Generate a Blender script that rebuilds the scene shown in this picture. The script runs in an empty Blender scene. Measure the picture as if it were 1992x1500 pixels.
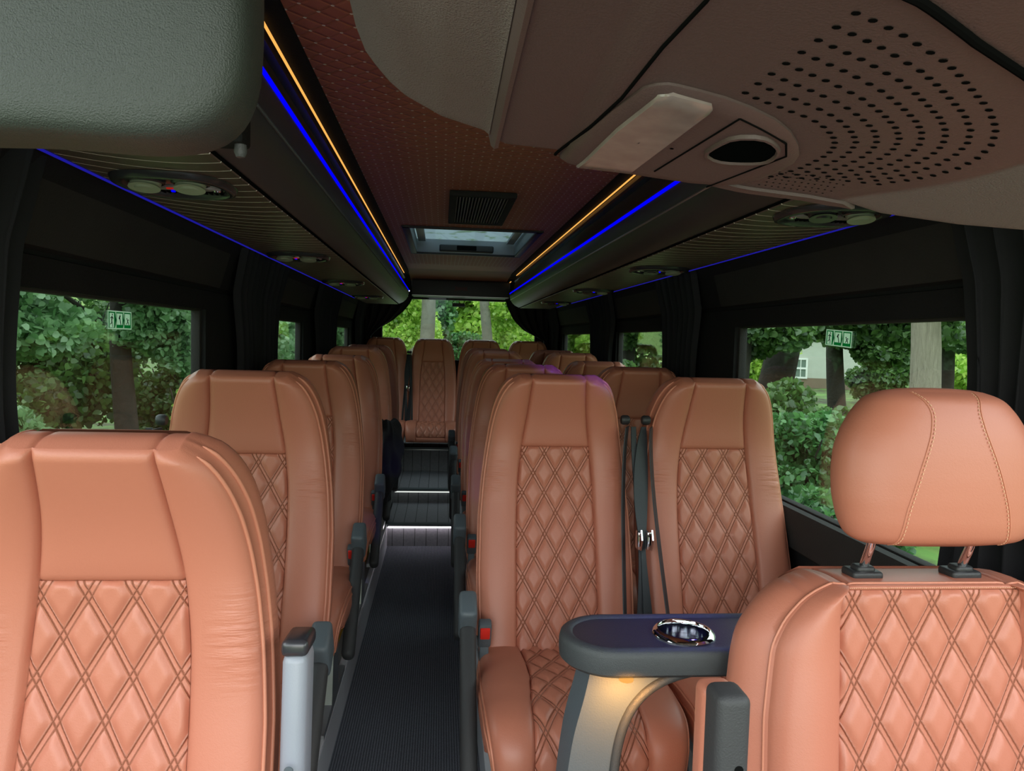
import bpy, bmesh, math, random
import numpy as np
from mathutils import Matrix, Vector
PI = math.pi
random.seed(7); RNG = np.random.default_rng(7)
scene = bpy.context.scene
COL = scene.collection

# ------------------------------------------------------------------ camera
F_PX, CX, CY = 1441.0, 996.0, 750.0
yv = np.array([859.0 - CX, 660.0 - CY, F_PX]); yv /= np.linalg.norm(yv)
up = np.array([math.sin(.022), -math.cos(.022), 0.0])
up = up - up.dot(yv) * yv; up /= np.linalg.norm(up)
xv = np.cross(yv, up)
M = np.array([xv, yv, up])                    # rows: world axes seen from the camera (right, down, forward)
cam_d = bpy.data.cameras.new('camera'); cam = bpy.data.objects.new('camera', cam_d)
COL.objects.link(cam); scene.camera = cam
cam_d.sensor_width = 36.0; cam_d.lens = F_PX / 1992 * 36.0; cam_d.clip_start = .02; cam_d.clip_end = 300
R = Matrix(((M[0][0], -M[0][1], -M[0][2], 0), (M[1][0], -M[1][1], -M[1][2], 0), (M[2][0], -M[2][1], -M[2][2], 1.4), (0, 0, 0, 1)))
cam.matrix_world = R
# ------------------------------------------------------------------ world, light, exposure
scene.view_settings.view_transform = 'Standard'; scene.view_settings.look = 'None'
scene.view_settings.gamma = 1; scene.view_settings.use_curve_mapping = False
scene.view_settings.exposure = 0.0
W = bpy.data.worlds.new('world'); scene.world = W; W.use_nodes = True
wn = W.node_tree.nodes; wl = W.node_tree.links
bg = wn['Background']
tc = wn.new('ShaderNodeTexCoord'); sp = wn.new('ShaderNodeSeparateXYZ'); cr = wn.new('ShaderNodeValToRGB')
wl.new(tc.outputs['Generated'], sp.inputs[0]); wl.new(sp.outputs['Z'], cr.inputs[0]); wl.new(cr.outputs[0], bg.inputs[0])
cr.color_ramp.elements[0].position = .04; cr.color_ramp.elements[0].color = (.16, .24, .09, 1)
cr.color_ramp.elements[1].position = .32; cr.color_ramp.elements[1].color = (.88, .95, 1.0, 1)
bg.inputs[1].default_value = 4.0

def area(name, loc, target, sx, sy, power, col):
    l = bpy.data.lights.new(name, 'AREA'); l.shape = 'RECTANGLE'; l.size = sx; l.size_y = sy; l.energy = power; l.color = col
    o = bpy.data.objects.new(name, l); COL.objects.link(o); o.location = loc
    d = Vector(target) - Vector(loc); o.rotation_euler = d.to_track_quat('-Z', 'Y').to_euler()
    return o
area('windscreen_daylight', (.10, -1.1, 1.42), (.0, 3.2, .75), 1.7, 1.0, 21, (1.0, .96, .92))
area('driver_window_daylight', (1.35, .1, 1.45), (.2, 1.6, 1.0), 1.0, .6, 3, (.95, 1.0, .95))
area('passenger_window_daylight', (-1.15, .0, 1.45), (.3, 1.6, 1.0), 1.0, .6, 4, (.88, 1.0, .90))

# ------------------------------------------------------------------ materials
def srgb(r, g, b):
    f = lambda c: (c / 255 / 12.92) if c / 255 <= .04045 else ((c / 255 + .055) / 1.055) ** 2.4
    return (f(r), f(g), f(b), 1)
def newmat(name, col=(.5, .5, .5, 1), rough=.5, metal=0., spec=.5):
    m = bpy.data.materials.new(name); m.use_nodes = True
    p = m.node_tree.nodes['Principled BSDF']
    p.inputs['Base Color'].default_value = col; p.inputs['Roughness'].default_value = rough
    p.inputs['Metallic'].default_value = metal; p.inputs['Specular IOR Level'].default_value = spec
    return m
class G:
    """small node-graph helper"""
    def __init__(s, m): s.m = m; s.n = m.node_tree.nodes; s.l = m.node_tree.links; s.p = s.n.get('Principled BSDF')
    def node(s, t, **k):
        x = s.n.new(t)
        for a, b in k.items(): setattr(x, a, b)
        return x
    def put(s, sock, v):
        if hasattr(v, 'links') or isinstance(v, bpy.types.NodeSocket): s.l.new(v, sock)
        else: sock.default_value = v
    def math(s, op, a, b=None, c=None, clamp=False):
        x = s.n.new('ShaderNodeMath'); x.operation = op; x.use_clamp = clamp
        s.put(x.inputs[0], a)
        if b is not None: s.put(x.inputs[1], b)
        if c is not None: s.put(x.inputs[2], c)
        return x.outputs[0]
    def mix(s, f, a, b):
        x = s.n.new('ShaderNodeMix'); x.data_type = 'RGBA'
        s.put(x.inputs[0], f); s.put(x.inputs[6], a); s.put(x.inputs[7], b); return x.outputs[2]
    def coord(s, kind='Object'):
        return s.n.new('ShaderNodeTexCoord').outputs[kind]
    def noise(s, vec, scale, detail=3, rough=.5):
        x = s.n.new('ShaderNodeTexNoise'); s.l.new(vec, x.inputs['Vector'])
        x.inputs['Scale'].default_value = scale; x.inputs['Detail'].default_value = detail; x.inputs['Roughness'].default_value = rough
        return x.outputs['Fac']
    def bump(s, h, dist, strength=1., prev=None):
        x = s.n.new('ShaderNodeBump'); s.l.new(h, x.inputs['Height']); x.inputs['Distance'].default_value = dist
        x.inputs['Strength'].default_value = strength
        if prev is not None: s.l.new(prev, x.inputs['Normal'])
        return x.outputs[0]
def grained(name, col, rough, scale, dist, var=.15, spec=.5, strength=.6):
    m = newmat(name, col, rough, 0, spec); g = G(m); c = g.coord()
    n = g.noise(c, scale, 3); n2 = g.noise(c, 6, 2)
    dark = tuple(x * (1 - var) for x in col[:3]) + (1,); lite = tuple(min(1, x * (1 + var)) for x in col[:3]) + (1,)
    g.l.new(g.mix(n2, dark, lite), g.p.inputs['Base Color'])
    g.l.new(g.bump(n, dist, strength), g.p.inputs['Normal'])
    return m
LEATHER = (.475, .168, .106, 1)
def leather(name, quilt=None, wrinkle=False, col=LEATHER):
    m = newmat(name, col, .42, 0, .45); g = G(m); c = g.coord()
    v = g.node('ShaderNodeTexVoronoi'); v.inputs['Scale'].default_value = 620; g.l.new(c, v.inputs['Vector'])
    n = g.noise(c, 260, 2)
    h = g.math('MULTIPLY_ADD', v.outputs['Distance'], .5, n)
    nb = g.bump(h, .0006, .35)
    n2 = g.noise(c, 3.5, 2)
    base = g.mix(n2, tuple(x * .93 for x in col[:3]) + (1,), tuple(x * 1.06 for x in col[:3]) + (1,))
    if wrinkle:
        uv = g.coord('UV'); sx = g.node('ShaderNodeSeparateXYZ'); g.l.new(uv, sx.inputs[0])
        mp = g.node('ShaderNodeMapping'); mp.inputs['Scale'].default_value = (9, 75, 1); g.l.new(uv, mp.inputs['Vector'])
        w = g.noise(mp.outputs[0], 1.0, 3, .55)
        t = g.math('SUBTRACT', sx.outputs['Y'], .47); t = g.math('DIVIDE', t, .055); t = g.math('MULTIPLY', t, t)
        t = g.math('MULTIPLY', t, -1.0); t = g.math('EXPONENT', t)
        ax = g.math('ABSOLUTE', sx.outputs['X']); ax = g.math('SUBTRACT', ax, .125); ax = g.math('MULTIPLY', ax, 25., clamp=True)
        k = g.math('MULTIPLY', t, ax); w = g.math('MULTIPLY', w, k)
        nb = g.bump(w, .012, .55, nb)
    if quilt:
        qw, qh = quilt; Lp = 1 / math.sqrt(1 / qw ** 2 + 1 / qh ** 2)
        uv = g.coord('UV'); sx = g.node('ShaderNodeSeparateXYZ'); g.l.new(uv, sx.inputs[0])
        U = g.math('DIVIDE', sx.outputs['X'], qw); V = g.math('DIVIDE', sx.outputs['Y'], qh)
        A = g.math('ADD', U, V); B = g.math('SUBTRACT', U, V)
        def dist(a):
            f = g.math('FRACT', g.math('ADD', a, .5)); f = g.math('ABSOLUTE', g.math('SUBTRACT', f, .5))
            return g.math('MULTIPLY', f, Lp)
        fa, fb = dist(A), dist(B)
        da = g.math('ABSOLUTE', g.math('SUBTRACT', fa, .0042)); db = g.math('ABSOLUTE', g.math('SUBTRACT', fb, .0042))
        d = g.math('MINIMUM', da, db)
        gr = g.math('DIVIDE', d, .0019, clamp=True)
        gr = g.math('POWER', gr, .7)
        nb = g.bump(gr, .0030, 1., nb)
        dash = g.math('GREATER_THAN', g.math('FRACT', g.math('DIVIDE', sx.outputs['Y'], .0042)), .38)
        st = g.math('MULTIPLY', g.math('LESS_THAN', d, .00055), dash)
        base = g.mix(g.math('MULTIPLY', st, .75), base, (.40, .15, .075, 1))
    g.l.new(base, g.p.inputs['Base Color']); g.l.new(nb, g.p.inputs['Normal'])
    return m
QW, QH = .0640, .114
LEA = leather('terracotta_leather', wrinkle=True); LEAQ = leather('quilted_terracotta_leather', (QW, QH))
LEAN = leather('smooth_terracotta_leather')
LEAP = leather('terracotta_piping', col=(.55, .21, .13, 1))
STITCH = newmat('stitch_thread', (.72, .42, .26, 1), .6)
SHELL = grained('dark_seat_shell', (.03, .018, .015, 1), .55, 200, .001)
GREYP = grained('grey_plastic', srgb(84, 94, 100), .5, 350, .0008, .06)
SILVERP = grained('silver_grey_plastic', srgb(140, 145, 155), .38, 400, .0004, .05)
BLACKP = grained('black_plastic', (.022, .023, .025, 1), .5, 300, .0008, .1)
FOAM = grained('black_foam_pad', (.035, .036, .038, 1), .62, 420, .001, .1)
REDP = newmat('red_button', (.75, .03, .02, 1), .35)
EDGE = newmat('pale_grey_edge_profile', srgb(225, 226, 232), .35)
METAL = newmat('brushed_metal', (.55, .56, .58, 1), .35, .9)
CHROME = newmat('chrome', (.85, .86, .9, 1), .06, 1.)
STRAP = grained('black_webbing', (.022, .025, .03, 1), .5, 700, .0006, .1)
DARKPAD = grained('dark_grey_vinyl', srgb(58, 62, 64), .48, 800, .0010, .08, strength=.8)
BINM = grained('grey_green_vinyl', srgb(50, 56, 52), .45, 900, .0010, .06, strength=.8)
HEADL = grained('headliner_fabric', srgb(118, 106, 103), .85, 620, .0022, .10, spec=.2, strength=.9)
CONS = grained('console_plastic', srgb(88, 71, 69), .5, 500, .0006, .05)
CONSD = newmat('console_gap', (.006, .006, .006, 1), .9, 0, .0)
FELT = grained('black_felt', (.017, .017, .018, 1), .9, 220, .002, .2, spec=.15)
FELT2 = grained('charcoal_felt', (.034, .032, .031, 1), .85, 200, .002, .2, spec=.2)
CURT = grained('black_curtain_cloth', (.017, .017, .020, 1), .8, 500, .0008, .15, spec=.25)
RACKM = grained('rack_black_vinyl', (.045, .042, .046, 1), .42, 600, .0006, .15)
ANTH = newmat('anthracite_gloss', (.03, .03, .035, 1), .25)
def emit(name, col, s):
    m = bpy.data.materials.new(name); m.use_nodes = True; n = m.node_tree.nodes; n.clear()
    e = n.new('ShaderNodeEmission'); e.inputs[0].default_value = col; e.inputs[1].default_value = s
    o = n.new('ShaderNodeOutputMaterial'); m.node_tree.links.new(e.outputs[0], o.inputs[0]); return m
BLUE = emit('blue_led', (.0, .0, 1, 1), 1.1); BLUED = emit('dim_blue_led', (.04, .035, 1, 1), .28)
AMBER = emit('amber_led', (1, .46, .10, 1), 1.1); WHITEL = emit('white_led', (1, .88, .93, 1), 7.0)
GREENL = emit('pale_led', (.62, .66, .62, 1), 1.1); REDL = emit('red_led', (.5, .02, .01, 1), .6)
def glassmat():
    m = bpy.data.materials.new('tinted_window_glass'); m.use_nodes = True; n = m.node_tree.nodes; l = m.node_tree.links; n.clear()
    t = n.new('ShaderNodeBsdfTransparent'); t.inputs[0].default_value = (.80, .86, .83, 1)
    gl = n.new('ShaderNodeBsdfGlossy'); gl.inputs['Roughness'].default_value = .02; gl.inputs[0].default_value = (1, 1, 1, 1)
    ge = n.new('ShaderNodeNewGeometry'); dt = n.new('ShaderNodeVectorMath'); dt.operation = 'DOT_PRODUCT'
    l.new(ge.outputs['Normal'], dt.inputs[0]); l.new(ge.outputs['Incoming'], dt.inputs[1])
    def mth(op, a, b=0., c=None):
        x = n.new('ShaderNodeMath'); x.operation = op
        for i, v in enumerate((a, b) if c is None else (a, b, c)):
            if isinstance(v, bpy.types.NodeSocket): l.new(v, x.inputs[i])
            else: x.inputs[i].default_value = v
        return x
    f = mth('MULTIPLY_ADD', mth('POWER', mth('SUBTRACT', 1., mth('ABSOLUTE', dt.outputs['Value']).outputs[0]).outputs[0], 5.).outputs[0], .85, .045)
    mx = n.new('ShaderNodeMixShader'); o = n.new('ShaderNodeOutputMaterial')
    l.new(f.outputs[0], mx.inputs[0]); l.new(t.outputs[0], mx.inputs[1]); l.new(gl.outputs[0], mx.inputs[2]); l.new(mx.outputs[0], o.inputs[0])
    return m
GLASS = glassmat()

# ------------------------------------------------------------------ mesh helpers
class MB:
    def __init__(s): s.v = []; s.f = []; s.mi = []
    def add(s, V, Fc, mi=0):
        o = len(s.v); s.v += [tuple(map(float, p)) for p in V]
        for f in Fc: s.f.append(tuple(i + o for i in f)); s.mi.append(mi)
        return s
    def box(s, c, d, bevel=0., seg=2, rot=None, mi=0):
        bm = bmesh.new(); bmesh.ops.create_cube(bm, size=1)
        for v in bm.verts: v.co = Vector((v.co.x * d[0], v.co.y * d[1], v.co.z * d[2]))
        if bevel > 0: bmesh.ops.bevel(bm, geom=bm.edges[:], offset=bevel, segments=seg, affect='EDGES', profile=.5)
        Rm = rot.to_matrix() if rot is not None else None
        bm.verts.index_update()
        V = []
        for v in bm.verts:
            q = (Rm @ v.co) if Rm is not None else v.co
            V.append((q.x + c[0], q.y + c[1], q.z + c[2]))
        Fc = [tuple(x.index for x in f.verts) for f in bm.faces]; bm.free()
        return s.add(V, Fc, mi)
    def tube(s, pts, r, n=8, mi=0, cap=True):
        P = np.array(pts, float); m = len(P); rr = np.broadcast_to(np.array(r, float), (m,))
        T = np.gradient(P, axis=0); T /= np.linalg.norm(T, axis=1)[:, None] + 1e-12
        ref = np.array([0, 0, 1.]) if abs(T[0][2]) < .9 else np.array([1., 0, 0])
        u = np.cross(T[0], ref); u /= np.linalg.norm(u); V = []
        for i in range(m):
            u = u - u.dot(T[i]) * T[i]; u /= np.linalg.norm(u); w = np.cross(T[i], u)
            for k in range(n):
                a = 2 * PI * k / n; V.append(P[i] + rr[i] * (math.cos(a) * u + math.sin(a) * w))
        Fc = [(i * n + k, i * n + (k + 1) % n, (i + 1) * n + (k + 1) % n, (i + 1) * n + k) for i in range(m - 1) for k in range(n)]
        if cap: Fc += [tuple(range(n))[::-1], tuple((m - 1) * n + k for k in range(n))]
        return s.add(V, Fc, mi)
    def ribbon(s, pts, wdir, w, th=.0015, mi=0):
        P = np.array(pts, float); D = np.array(wdir, float)
        if D.ndim == 1: D = np.repeat(D[None], len(P), 0)
        ww = np.broadcast_to(np.array(w, float), (len(P),))
        T = np.gradient(P, axis=0); T /= np.linalg.norm(T, axis=1)[:, None] + 1e-12
        V = []
        for i in range(len(P)):
            d = D[i] / np.linalg.norm(D[i]); nn = np.cross(T[i], d); nn /= np.linalg.norm(nn) + 1e-9
            for a, b in ((-1, -1), (1, -1), (1, 1), (-1, 1)): V.append(P[i] + d * a * ww[i] / 2 + nn * b * th)
        Fc = [(i * 4 + k, i * 4 + (k + 1) % 4, (i + 1) * 4 + (k + 1) % 4, (i + 1) * 4 + k) for i in range(len(P) - 1) for k in range(4)]
        Fc += [(3, 2, 1, 0), tuple((len(P) - 1) * 4 + k for k in range(4))]
        return s.add(V, Fc, mi)
    def lathe(s, prof, c=(0, 0, 0), n=32, axis='z', mi=0):
        V = []; m = len(prof)
        for i in range(n):
            a = 2 * PI * i / n
            for r, z in prof:
                p = (r * math.cos(a), r * math.sin(a), z)
                if axis == 'y': p = (p[0], p[2], p[1])
                if axis == 'x': p = (p[2], p[0], p[1])
                V.append((p[0] + c[0], p[1] + c[1], p[2] + c[2]))
        Fc = [(i * m + j, ((i + 1) % n) * m + j, ((i + 1) % n) * m + j + 1, i * m + j + 1) for i in range(n) for j in range(m - 1)]
        return s.add(V, Fc, mi)
    def grid(s, P, mi=0, flip=False, wrap=False):
        P = np.asarray(P); a, b = P.shape[:2]; V = P.reshape(-1, 3)
        Fc = []
        for i in range(a - 1):
            for j in range(b if wrap else b - 1):
                k = (j + 1) % b
                q = (i * b + j, i * b + k, (i + 1) * b + k, (i + 1) * b + j)
                Fc.append(q[::-1] if flip else q)
        return s.add(V, Fc, mi)
    def prism(s, poly, y0, y1, mi=0, axes='xz'):
        n = len(poly)
        mk = (lambda p, y: (p[0], y, p[1])) if axes == 'xz' else ((lambda p, y: (p[0], p[1], y)) if axes == 'xy' else (lambda p, y: (y, p[0], p[1])))
        V = [mk(p, y0) for p in poly] + [mk(p, y1) for p in poly]
        Fc = [tuple(range(n))[::-1], tuple(range(n, 2 * n))] + [(i, (i + 1) % n, n + (i + 1) % n, n + i) for i in range(n)]
        return s.add(V, Fc, mi)
    def build(s, name, mats, parent=None, smooth=True, angle=40, fixn=True):
        me = bpy.data.meshes.new(name); me.from_pydata(s.v, [], s.f); me.update()
        if not isinstance(mats, (list, tuple)): mats = [mats]
        for m in mats: me.materials.append(m)
        me.polygons.foreach_set('material_index', s.mi)
        if fixn:
            bm = bmesh.new(); bm.from_mesh(me); bmesh.ops.recalc_face_normals(bm, faces=bm.faces[:]); bm.to_mesh(me); bm.free()
        if smooth:
            me.polygons.foreach_set('use_smooth', [True] * len(me.polygons))
            try: me.set_sharp_from_angle(angle=math.radians(angle))
            except Exception: pass
        o = bpy.data.objects.new(name, me); COL.objects.link(o)
        if parent: o.parent = parent
        return o
def tag(o, label, cat=None, group=None, kind=None):
    o['label'] = label
    if cat: o['category'] = cat
    if group: o['group'] = group
    if kind: o['kind'] = kind
    return o
def empty(name, loc, rz=0., label=None, cat=None, group=None):
    o = bpy.data.objects.new(name, None); o.empty_display_size = .1; COL.objects.link(o)
    o.location = loc; o.rotation_euler = (0, 0, rz)
    if label: tag(o, label, cat, group)
    return o
def inst(src, parent, loc=None):
    c = src.copy(); COL.objects.link(c); c.parent = parent
    if loc is not None: c.location = loc
    return c
def smoothcurve(xs, ys, q, sig):
    X = np.linspace(xs[0] - 3 * sig, xs[-1] + 3 * sig, 800)
    ys = np.array(ys, float); Y = np.interp(X, xs, ys)
    sl0 = (ys[1] - ys[0]) / (xs[1] - xs[0]); sl1 = (ys[-1] - ys[-2]) / (xs[-1] - xs[-2])
    Y = np.where(X < xs[0], ys[0] + (X - xs[0]) * sl0, Y); Y = np.where(X > xs[-1], ys[-1] + (X - xs[-1]) * sl1, Y)
    dx = X[1] - X[0]; k = int(3 * sig / dx); ker = np.exp(-.5 * (np.arange(-k, k + 1) * dx / sig) ** 2); ker /= ker.sum()
    Ys = np.convolve(np.pad(Y, k, mode='edge'), ker, 'valid')
    return np.interp(q, X, Ys)

# ------------------------------------------------------------------ upholstered pad builder
def setuv(o, uvs):
    me = o.data; l = me.uv_layers.new(name='UVMap')
    idx = np.empty(len(me.loops), dtype=np.int32); me.loops.foreach_get('vertex_index', idx)
    l.data.foreach_set('uv', np.asarray(uvs, dtype=np.float32)[idx].ravel())
def pad(wf, pf, H, path, band, quilt, bolster=.016, centre=.018, rim=.03, round_top=True, qoff=0., t_extra=(), nsign=1., topthin=0., dome=1.):
    """wf/pf: half width / seam half width at t; path(t)->(y,z); band: list of (outset, depth). returns dict of (V,F,uv)"""
    def frame(t):
        e = 1e-3; y0, z0 = path(t - e); y1, z1 = path(t + e); ty, tz = (y1 - y0), (z1 - z0)
        L = np.hypot(ty, tz); ty, tz = ty / L, tz / L; y, z = path(t)
        return y, z, -tz * nsign, ty * nsign            # normal = T rotated: front (towards -Y for an upright path)
    def P3(x, t, n):
        y, z, ny, nz = frame(t); return np.stack([x, y + n * ny, z + n * nz], -1)
    t1 = quilt[1]
    base = list(np.linspace(0, H, 60)) + [H - d for d in (.001, .003, .006, .010, .015, .021, .028)] + [t1 - .004, t1 - .0015, t1, t1 + .0015, t1 + .004] + list(t_extra)
    if quilt[0] > 0: base += []
    T = np.array(sorted(set(np.round(base, 5)))); T = T[(T >= 0) & (T <= H)]
    cu = np.array([-1, -.985, -.96, -.9, -.78, -.6, -.4, -.2, 0, .2, .4, .6, .78, .9, .96, .985, 1])
    bu = np.array([.0, .02, .05, .10, .18, .28, .4, .52, .64, .75, .84, .91, .96, .985, 1.])
    w = wf(T); p = np.minimum(pf(T), w * .86)
    cols = []; bol = []
    for u in bu[::-1][:-1]: cols.append(-(p + (w - p) * u)); bol.append(u)
    for u in cu: cols.append(p * u); bol.append(0 if abs(u) == 1 else -1 - 0 * u)
    for u in bu[1:]: cols.append(p + (w - p) * u); bol.append(u)
    Xg = np.array(cols).T
    nr, nc = Xg.shape
    Tg = np.repeat(T[:, None], nc, 1)
    N = np.zeros_like(Xg)
    for j in range(nc):
        x = np.abs(Xg[:, j]); b = bol[j]
        if b < 0:
            g = np.exp(-((p - x) / .0035) ** 2)
            seam = np.exp(-((T - t1) / .003) ** 2)
            head = np.clip((T - t1) / .03, 0, 1)
            puff = np.sqrt(np.clip(1 - (x / p) ** 6, 0, 1))
            N[:, j] = centre + head * .004 * puff - .006 * g - .005 * seam - .004 * (1 - head) * (T < t1) * 1.0
        else:
            d = x - p; hump = np.sin(PI * np.clip(b, 0, 1) ** .8) ** .8 if b > 0 else 0
            rr = np.clip((w - x) / .020, 0, 1); edge = np.sqrt(1 - (1 - rr) ** 2)
            N[:, j] = (centre + bolster * hump) * edge - .006 * np.exp(-(d / .0035) ** 2)
    if round_top:
        rt = np.clip((H - T) / rim, 0, 1); er = np.sqrt(1 - (1 - rt) ** 2)
        N = N * (.25 + .75 * er[:, None]) if topthin > 0 else N * er[:, None]
    V = P3(Xg.ravel(), Tg.ravel(), N.ravel()); uv = np.stack([Xg.ravel(), Tg.ravel()], -1)
    Fc = [(i * nc + j, i * nc + j + 1, (i + 1) * nc + j + 1, (i + 1) * nc + j) for i in range(nr - 1) for j in range(nc - 1)]
    mb = MB(); mb.add(V, Fc); uvs = [tuple(a) for a in uv]
    # rim loop: left side up, top, right side down
    L = [(i, 0) for i in range(nr)] + [(nr - 1, j) for j in range(1, nc)] + [(i, nc - 1) for i in range(nr - 2, -1, -1)]
    lx = np.array([Xg[i, j] for i, j in L]); lt = np.array([T[i] for i, j in L])
    tx, tt = np.gradient(lx), np.gradient(lt); ln = np.hypot(tx, tt) + 1e-9; ox, ot = -tt / ln, tx / ln
    k = 5; ker = np.ones(k) / k
    ox = np.convolve(np.pad(ox, k // 2, mode='edge'), ker, 'valid'); ot = np.convolve(np.pad(ot, k // 2, mode='edge'), ker, 'valid')
    ln = np.hypot(ox, ot) + 1e-9; ox /= ln; ot /= ln
    ot[lt < .02] = 0
    topk = np.clip(ot, 0, 1) ** 1.5 if topthin > 0 else np.zeros_like(ot)
    tall = np.clip((lt - (H - .16)) / .16, 0, 1) ** 2 * topthin
    dmax = band[-1][1]; lN = np.array([N[i, j] for i, j in L])
    def ring(out, dep):
        d = dep * (1 - tall) - lN * np.exp(-dep / .012); o2 = .003 * math.sin(PI * min(1, dep / dmax)) - .016 * dome * (dep / dmax) ** 2.2 - .004 * np.exp(-((np.abs(lx) - float(p[-1])) / .004) ** 2)
        return P3(lx + ox * (out * (1 - topk) + o2 * topk), lt + ot * (out * (1 - topk) + o2 * topk), -d)
    rings = [ring(0, 0)] + [ring(o_, d_) for o_, d_ in band]
    mb.grid(np.array(rings)); uvs += [(a, b) for _ in rings for a, b in zip(lx, lt)]
    # back
    od, dd = band[-1]
    sc = (w + od) / w
    NB = -dd * (1 - topthin * np.clip((Tg - (H - .16)) / .16, 0, 1) ** 2) - .012 * np.sqrt(np.clip(1 - (Xg / w[:, None]) ** 4, 0, 1)) * np.sqrt(np.clip(1 - (1 - np.clip((H - T) / .05, 0, 1)) ** 2, 0, 1))[:, None]
    VB = P3((Xg * sc[:, None]).ravel(), (Tg + od * (Tg / H > .93) * 1.0).ravel(), NB.ravel())
    mb.add(VB, [f[::-1] for f in Fc]); uvs += [tuple(a) for a in uv]
    # quilted panel
    q0, q1 = quilt
    tq = np.linspace(q0, q1 - .001, max(8, int((q1 - q0) / .0034))); uq = np.linspace(-1, 1, 64)
    pq = np.minimum(pf(tq), wf(tq) * .86) * .992
    Xq = pq[:, None] * uq[None]; Tq = np.repeat(tq[:, None], 64, 1)
    Lp = 1 / math.sqrt(1 / QW ** 2 + 1 / QH ** 2)
    Tl = Tq - q1 + qoff
    A = Xq / QW + Tl / QH; B = Xq / QW - Tl / QH
    fa = np.abs((A + .5) % 1 - .5) * Lp; fb = np.abs((B + .5) % 1 - .5) * Lp
    sm = lambda v: np.clip(v, 0, 1) ** 2 * (3 - 2 * np.clip(v, 0, 1))
    pil = np.clip(sm((fa - .003) / .014) * sm((fb - .003) / .014), 0, 1) ** .6
    ed = np.minimum(sm((pq[:, None] - np.abs(Xq)) / .006), sm((q1 - Tq) / .006))
    NQ = centre - .0065 + (.0026 + .0075 * pil) * ed
    if quilt[0] > 0: NQ = NQ * 1.0
    VQ = P3(Xq.ravel(), Tq.ravel(), NQ.ravel())
    FQ = [(i * 64 + j, i * 64 + j + 1, (i + 1) * 64 + j + 1, (i + 1) * 64 + j) for i in range(len(tq) - 1) for j in range(63)]
    pipe = lambda o_, d_: ring(o_, d_)
    return dict(body=(mb, uvs), quilt=(VQ, FQ, np.stack([Xq.ravel(), Tl.ravel()], -1)), pipe=pipe, P3=P3, lx=lx, lt=lt, H=H, ot=ot, nr=nr)
def protos_from(pd, names, mats, pipes, pr=.0036, open_top=False):
    out = []
    mb, uvs = pd['body']; o = mb.build(names[0], mats[0], angle=60); setuv(o, uvs); out.append(o)
    VQ, FQ, UQ = pd['quilt']; q = MB().add(VQ, FQ).build(names[1], mats[1], angle=180); setuv(q, UQ); out.append(q)
    nr = pd['nr']
    for o_, d_ in pipes:
        Q = pd['pipe'](o_, d_)
        if open_top:
            keep = pd['ot'][:nr] < .80; a = Q[:nr][keep]; b = Q[-nr:][pd['ot'][-nr:] < .80]
            tap = np.full(len(a), pr); tap[-3:] = pr * np.array([.8, .5, .15]); tb2 = np.full(len(b), pr); tb2[:3] = pr * np.array([.15, .5, .8])
            out.append(MB().tube(a, tap, 6).tube(b, tb2, 6).build('piping', mats[2], angle=180))
        else: out.append(MB().tube(Q, pr, 6).build('piping', mats[2], angle=180))
    return out

BAND = [(.003, .010), (-.001, .020), (.004, .030), (.006, .036), (.0, .042), (.003, .052), (.006, .070), (.006, .088), (.002, .100), (-.012, .108)]
# passenger seat back
ZC = .41      # crease height above the seat's own floor
wf_b = lambda t: .935 * smoothcurve([0, .08, .2, .35, .45, .53, .60, .65, .69, .715, .735, .75, .757], [.218, .226, .229, .226, .218, .208, .197, .187, .174, .162, .148, .130, .116], t, .007)
pf_b = lambda t: smoothcurve([0, .1, .3, .45, .55, .66, .757], [.114, .114, .113, .108, .099, .084, .076], t, .02)
def path_b(t): return smoothcurve([0, .1, .2, .3, .4, .5, .58, .66, .757], [0, .032, .068, .104, .138, .160, .166, .152, .118], t, .03), ZC + t * .975
pdb = pad(wf_b, pf_b, .757, path_b, BAND, (.0, .553), qoff=.079, rim=.014, topthin=.40, bolster=.010, centre=.012)
PB = protos_from(pdb, ['backrest', 'quilted_back_panel'], [LEA, LEAQ, LEAP], [(.001, .002), (.006, .036)], open_top=True)
# cushion
wf_c = lambda t: smoothcurve([0, .1, .3, .45, .54], [.205, .218, .222, .218, .205], t, .02)
pf_c = lambda t: smoothcurve([0, .12, .25, .38, .54], [.108, .100, .103, .118, .122], t, .02)
_cy = [.03, -.06, -.16, -.28, -.38, -.43, -.462, -.468, -.462]; _cz = [.405, .408, .42, .437, .437, .425, .39, .35, .30]
_cs = np.concatenate([[0], np.cumsum(np.hypot(np.diff(_cy), np.diff(_cz)))])
CH = float(_cs[-1])
def path_c(t): return smoothcurve(_cs, _cy, t, .014), smoothcurve(_cs, _cz, t, .014)
CB = [(.002, .008), (.006, .03), (.008, .05), (.004, .075), (-.01, .085)]
_pc = pad(wf_c, pf_c, CH, lambda t: tuple(path_c(t)), CB, (.0, CH - .04), bolster=.010, centre=.016, rim=.03, qoff=.03, nsign=-1.)
PC = protos_from(_pc, ['seat_cushion', 'quilted_seat_panel'], [LEAN, LEAQ, LEAP], [(.001, .002), (.004, .022)])
# shell at the back
sh = MB(); tt = np.linspace(0, .57, 20); us = np.linspace(-1, 1, 15)
Psh = []
for t in tt:
    ww = float(wf_b(np.array([t]))[0]) - .016
    Psh.append(pdb['P3'](us * ww, np.full(15, t), -.112 - .012 * np.sqrt(np.clip(1 - us ** 4, 0, 1)) * math.sqrt(max(0, 1 - (t / .75) ** 8))))
Psh = np.array(Psh); sh.grid(Psh); shell_proto = sh.build('back_shell', SHELL, angle=80)
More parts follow.
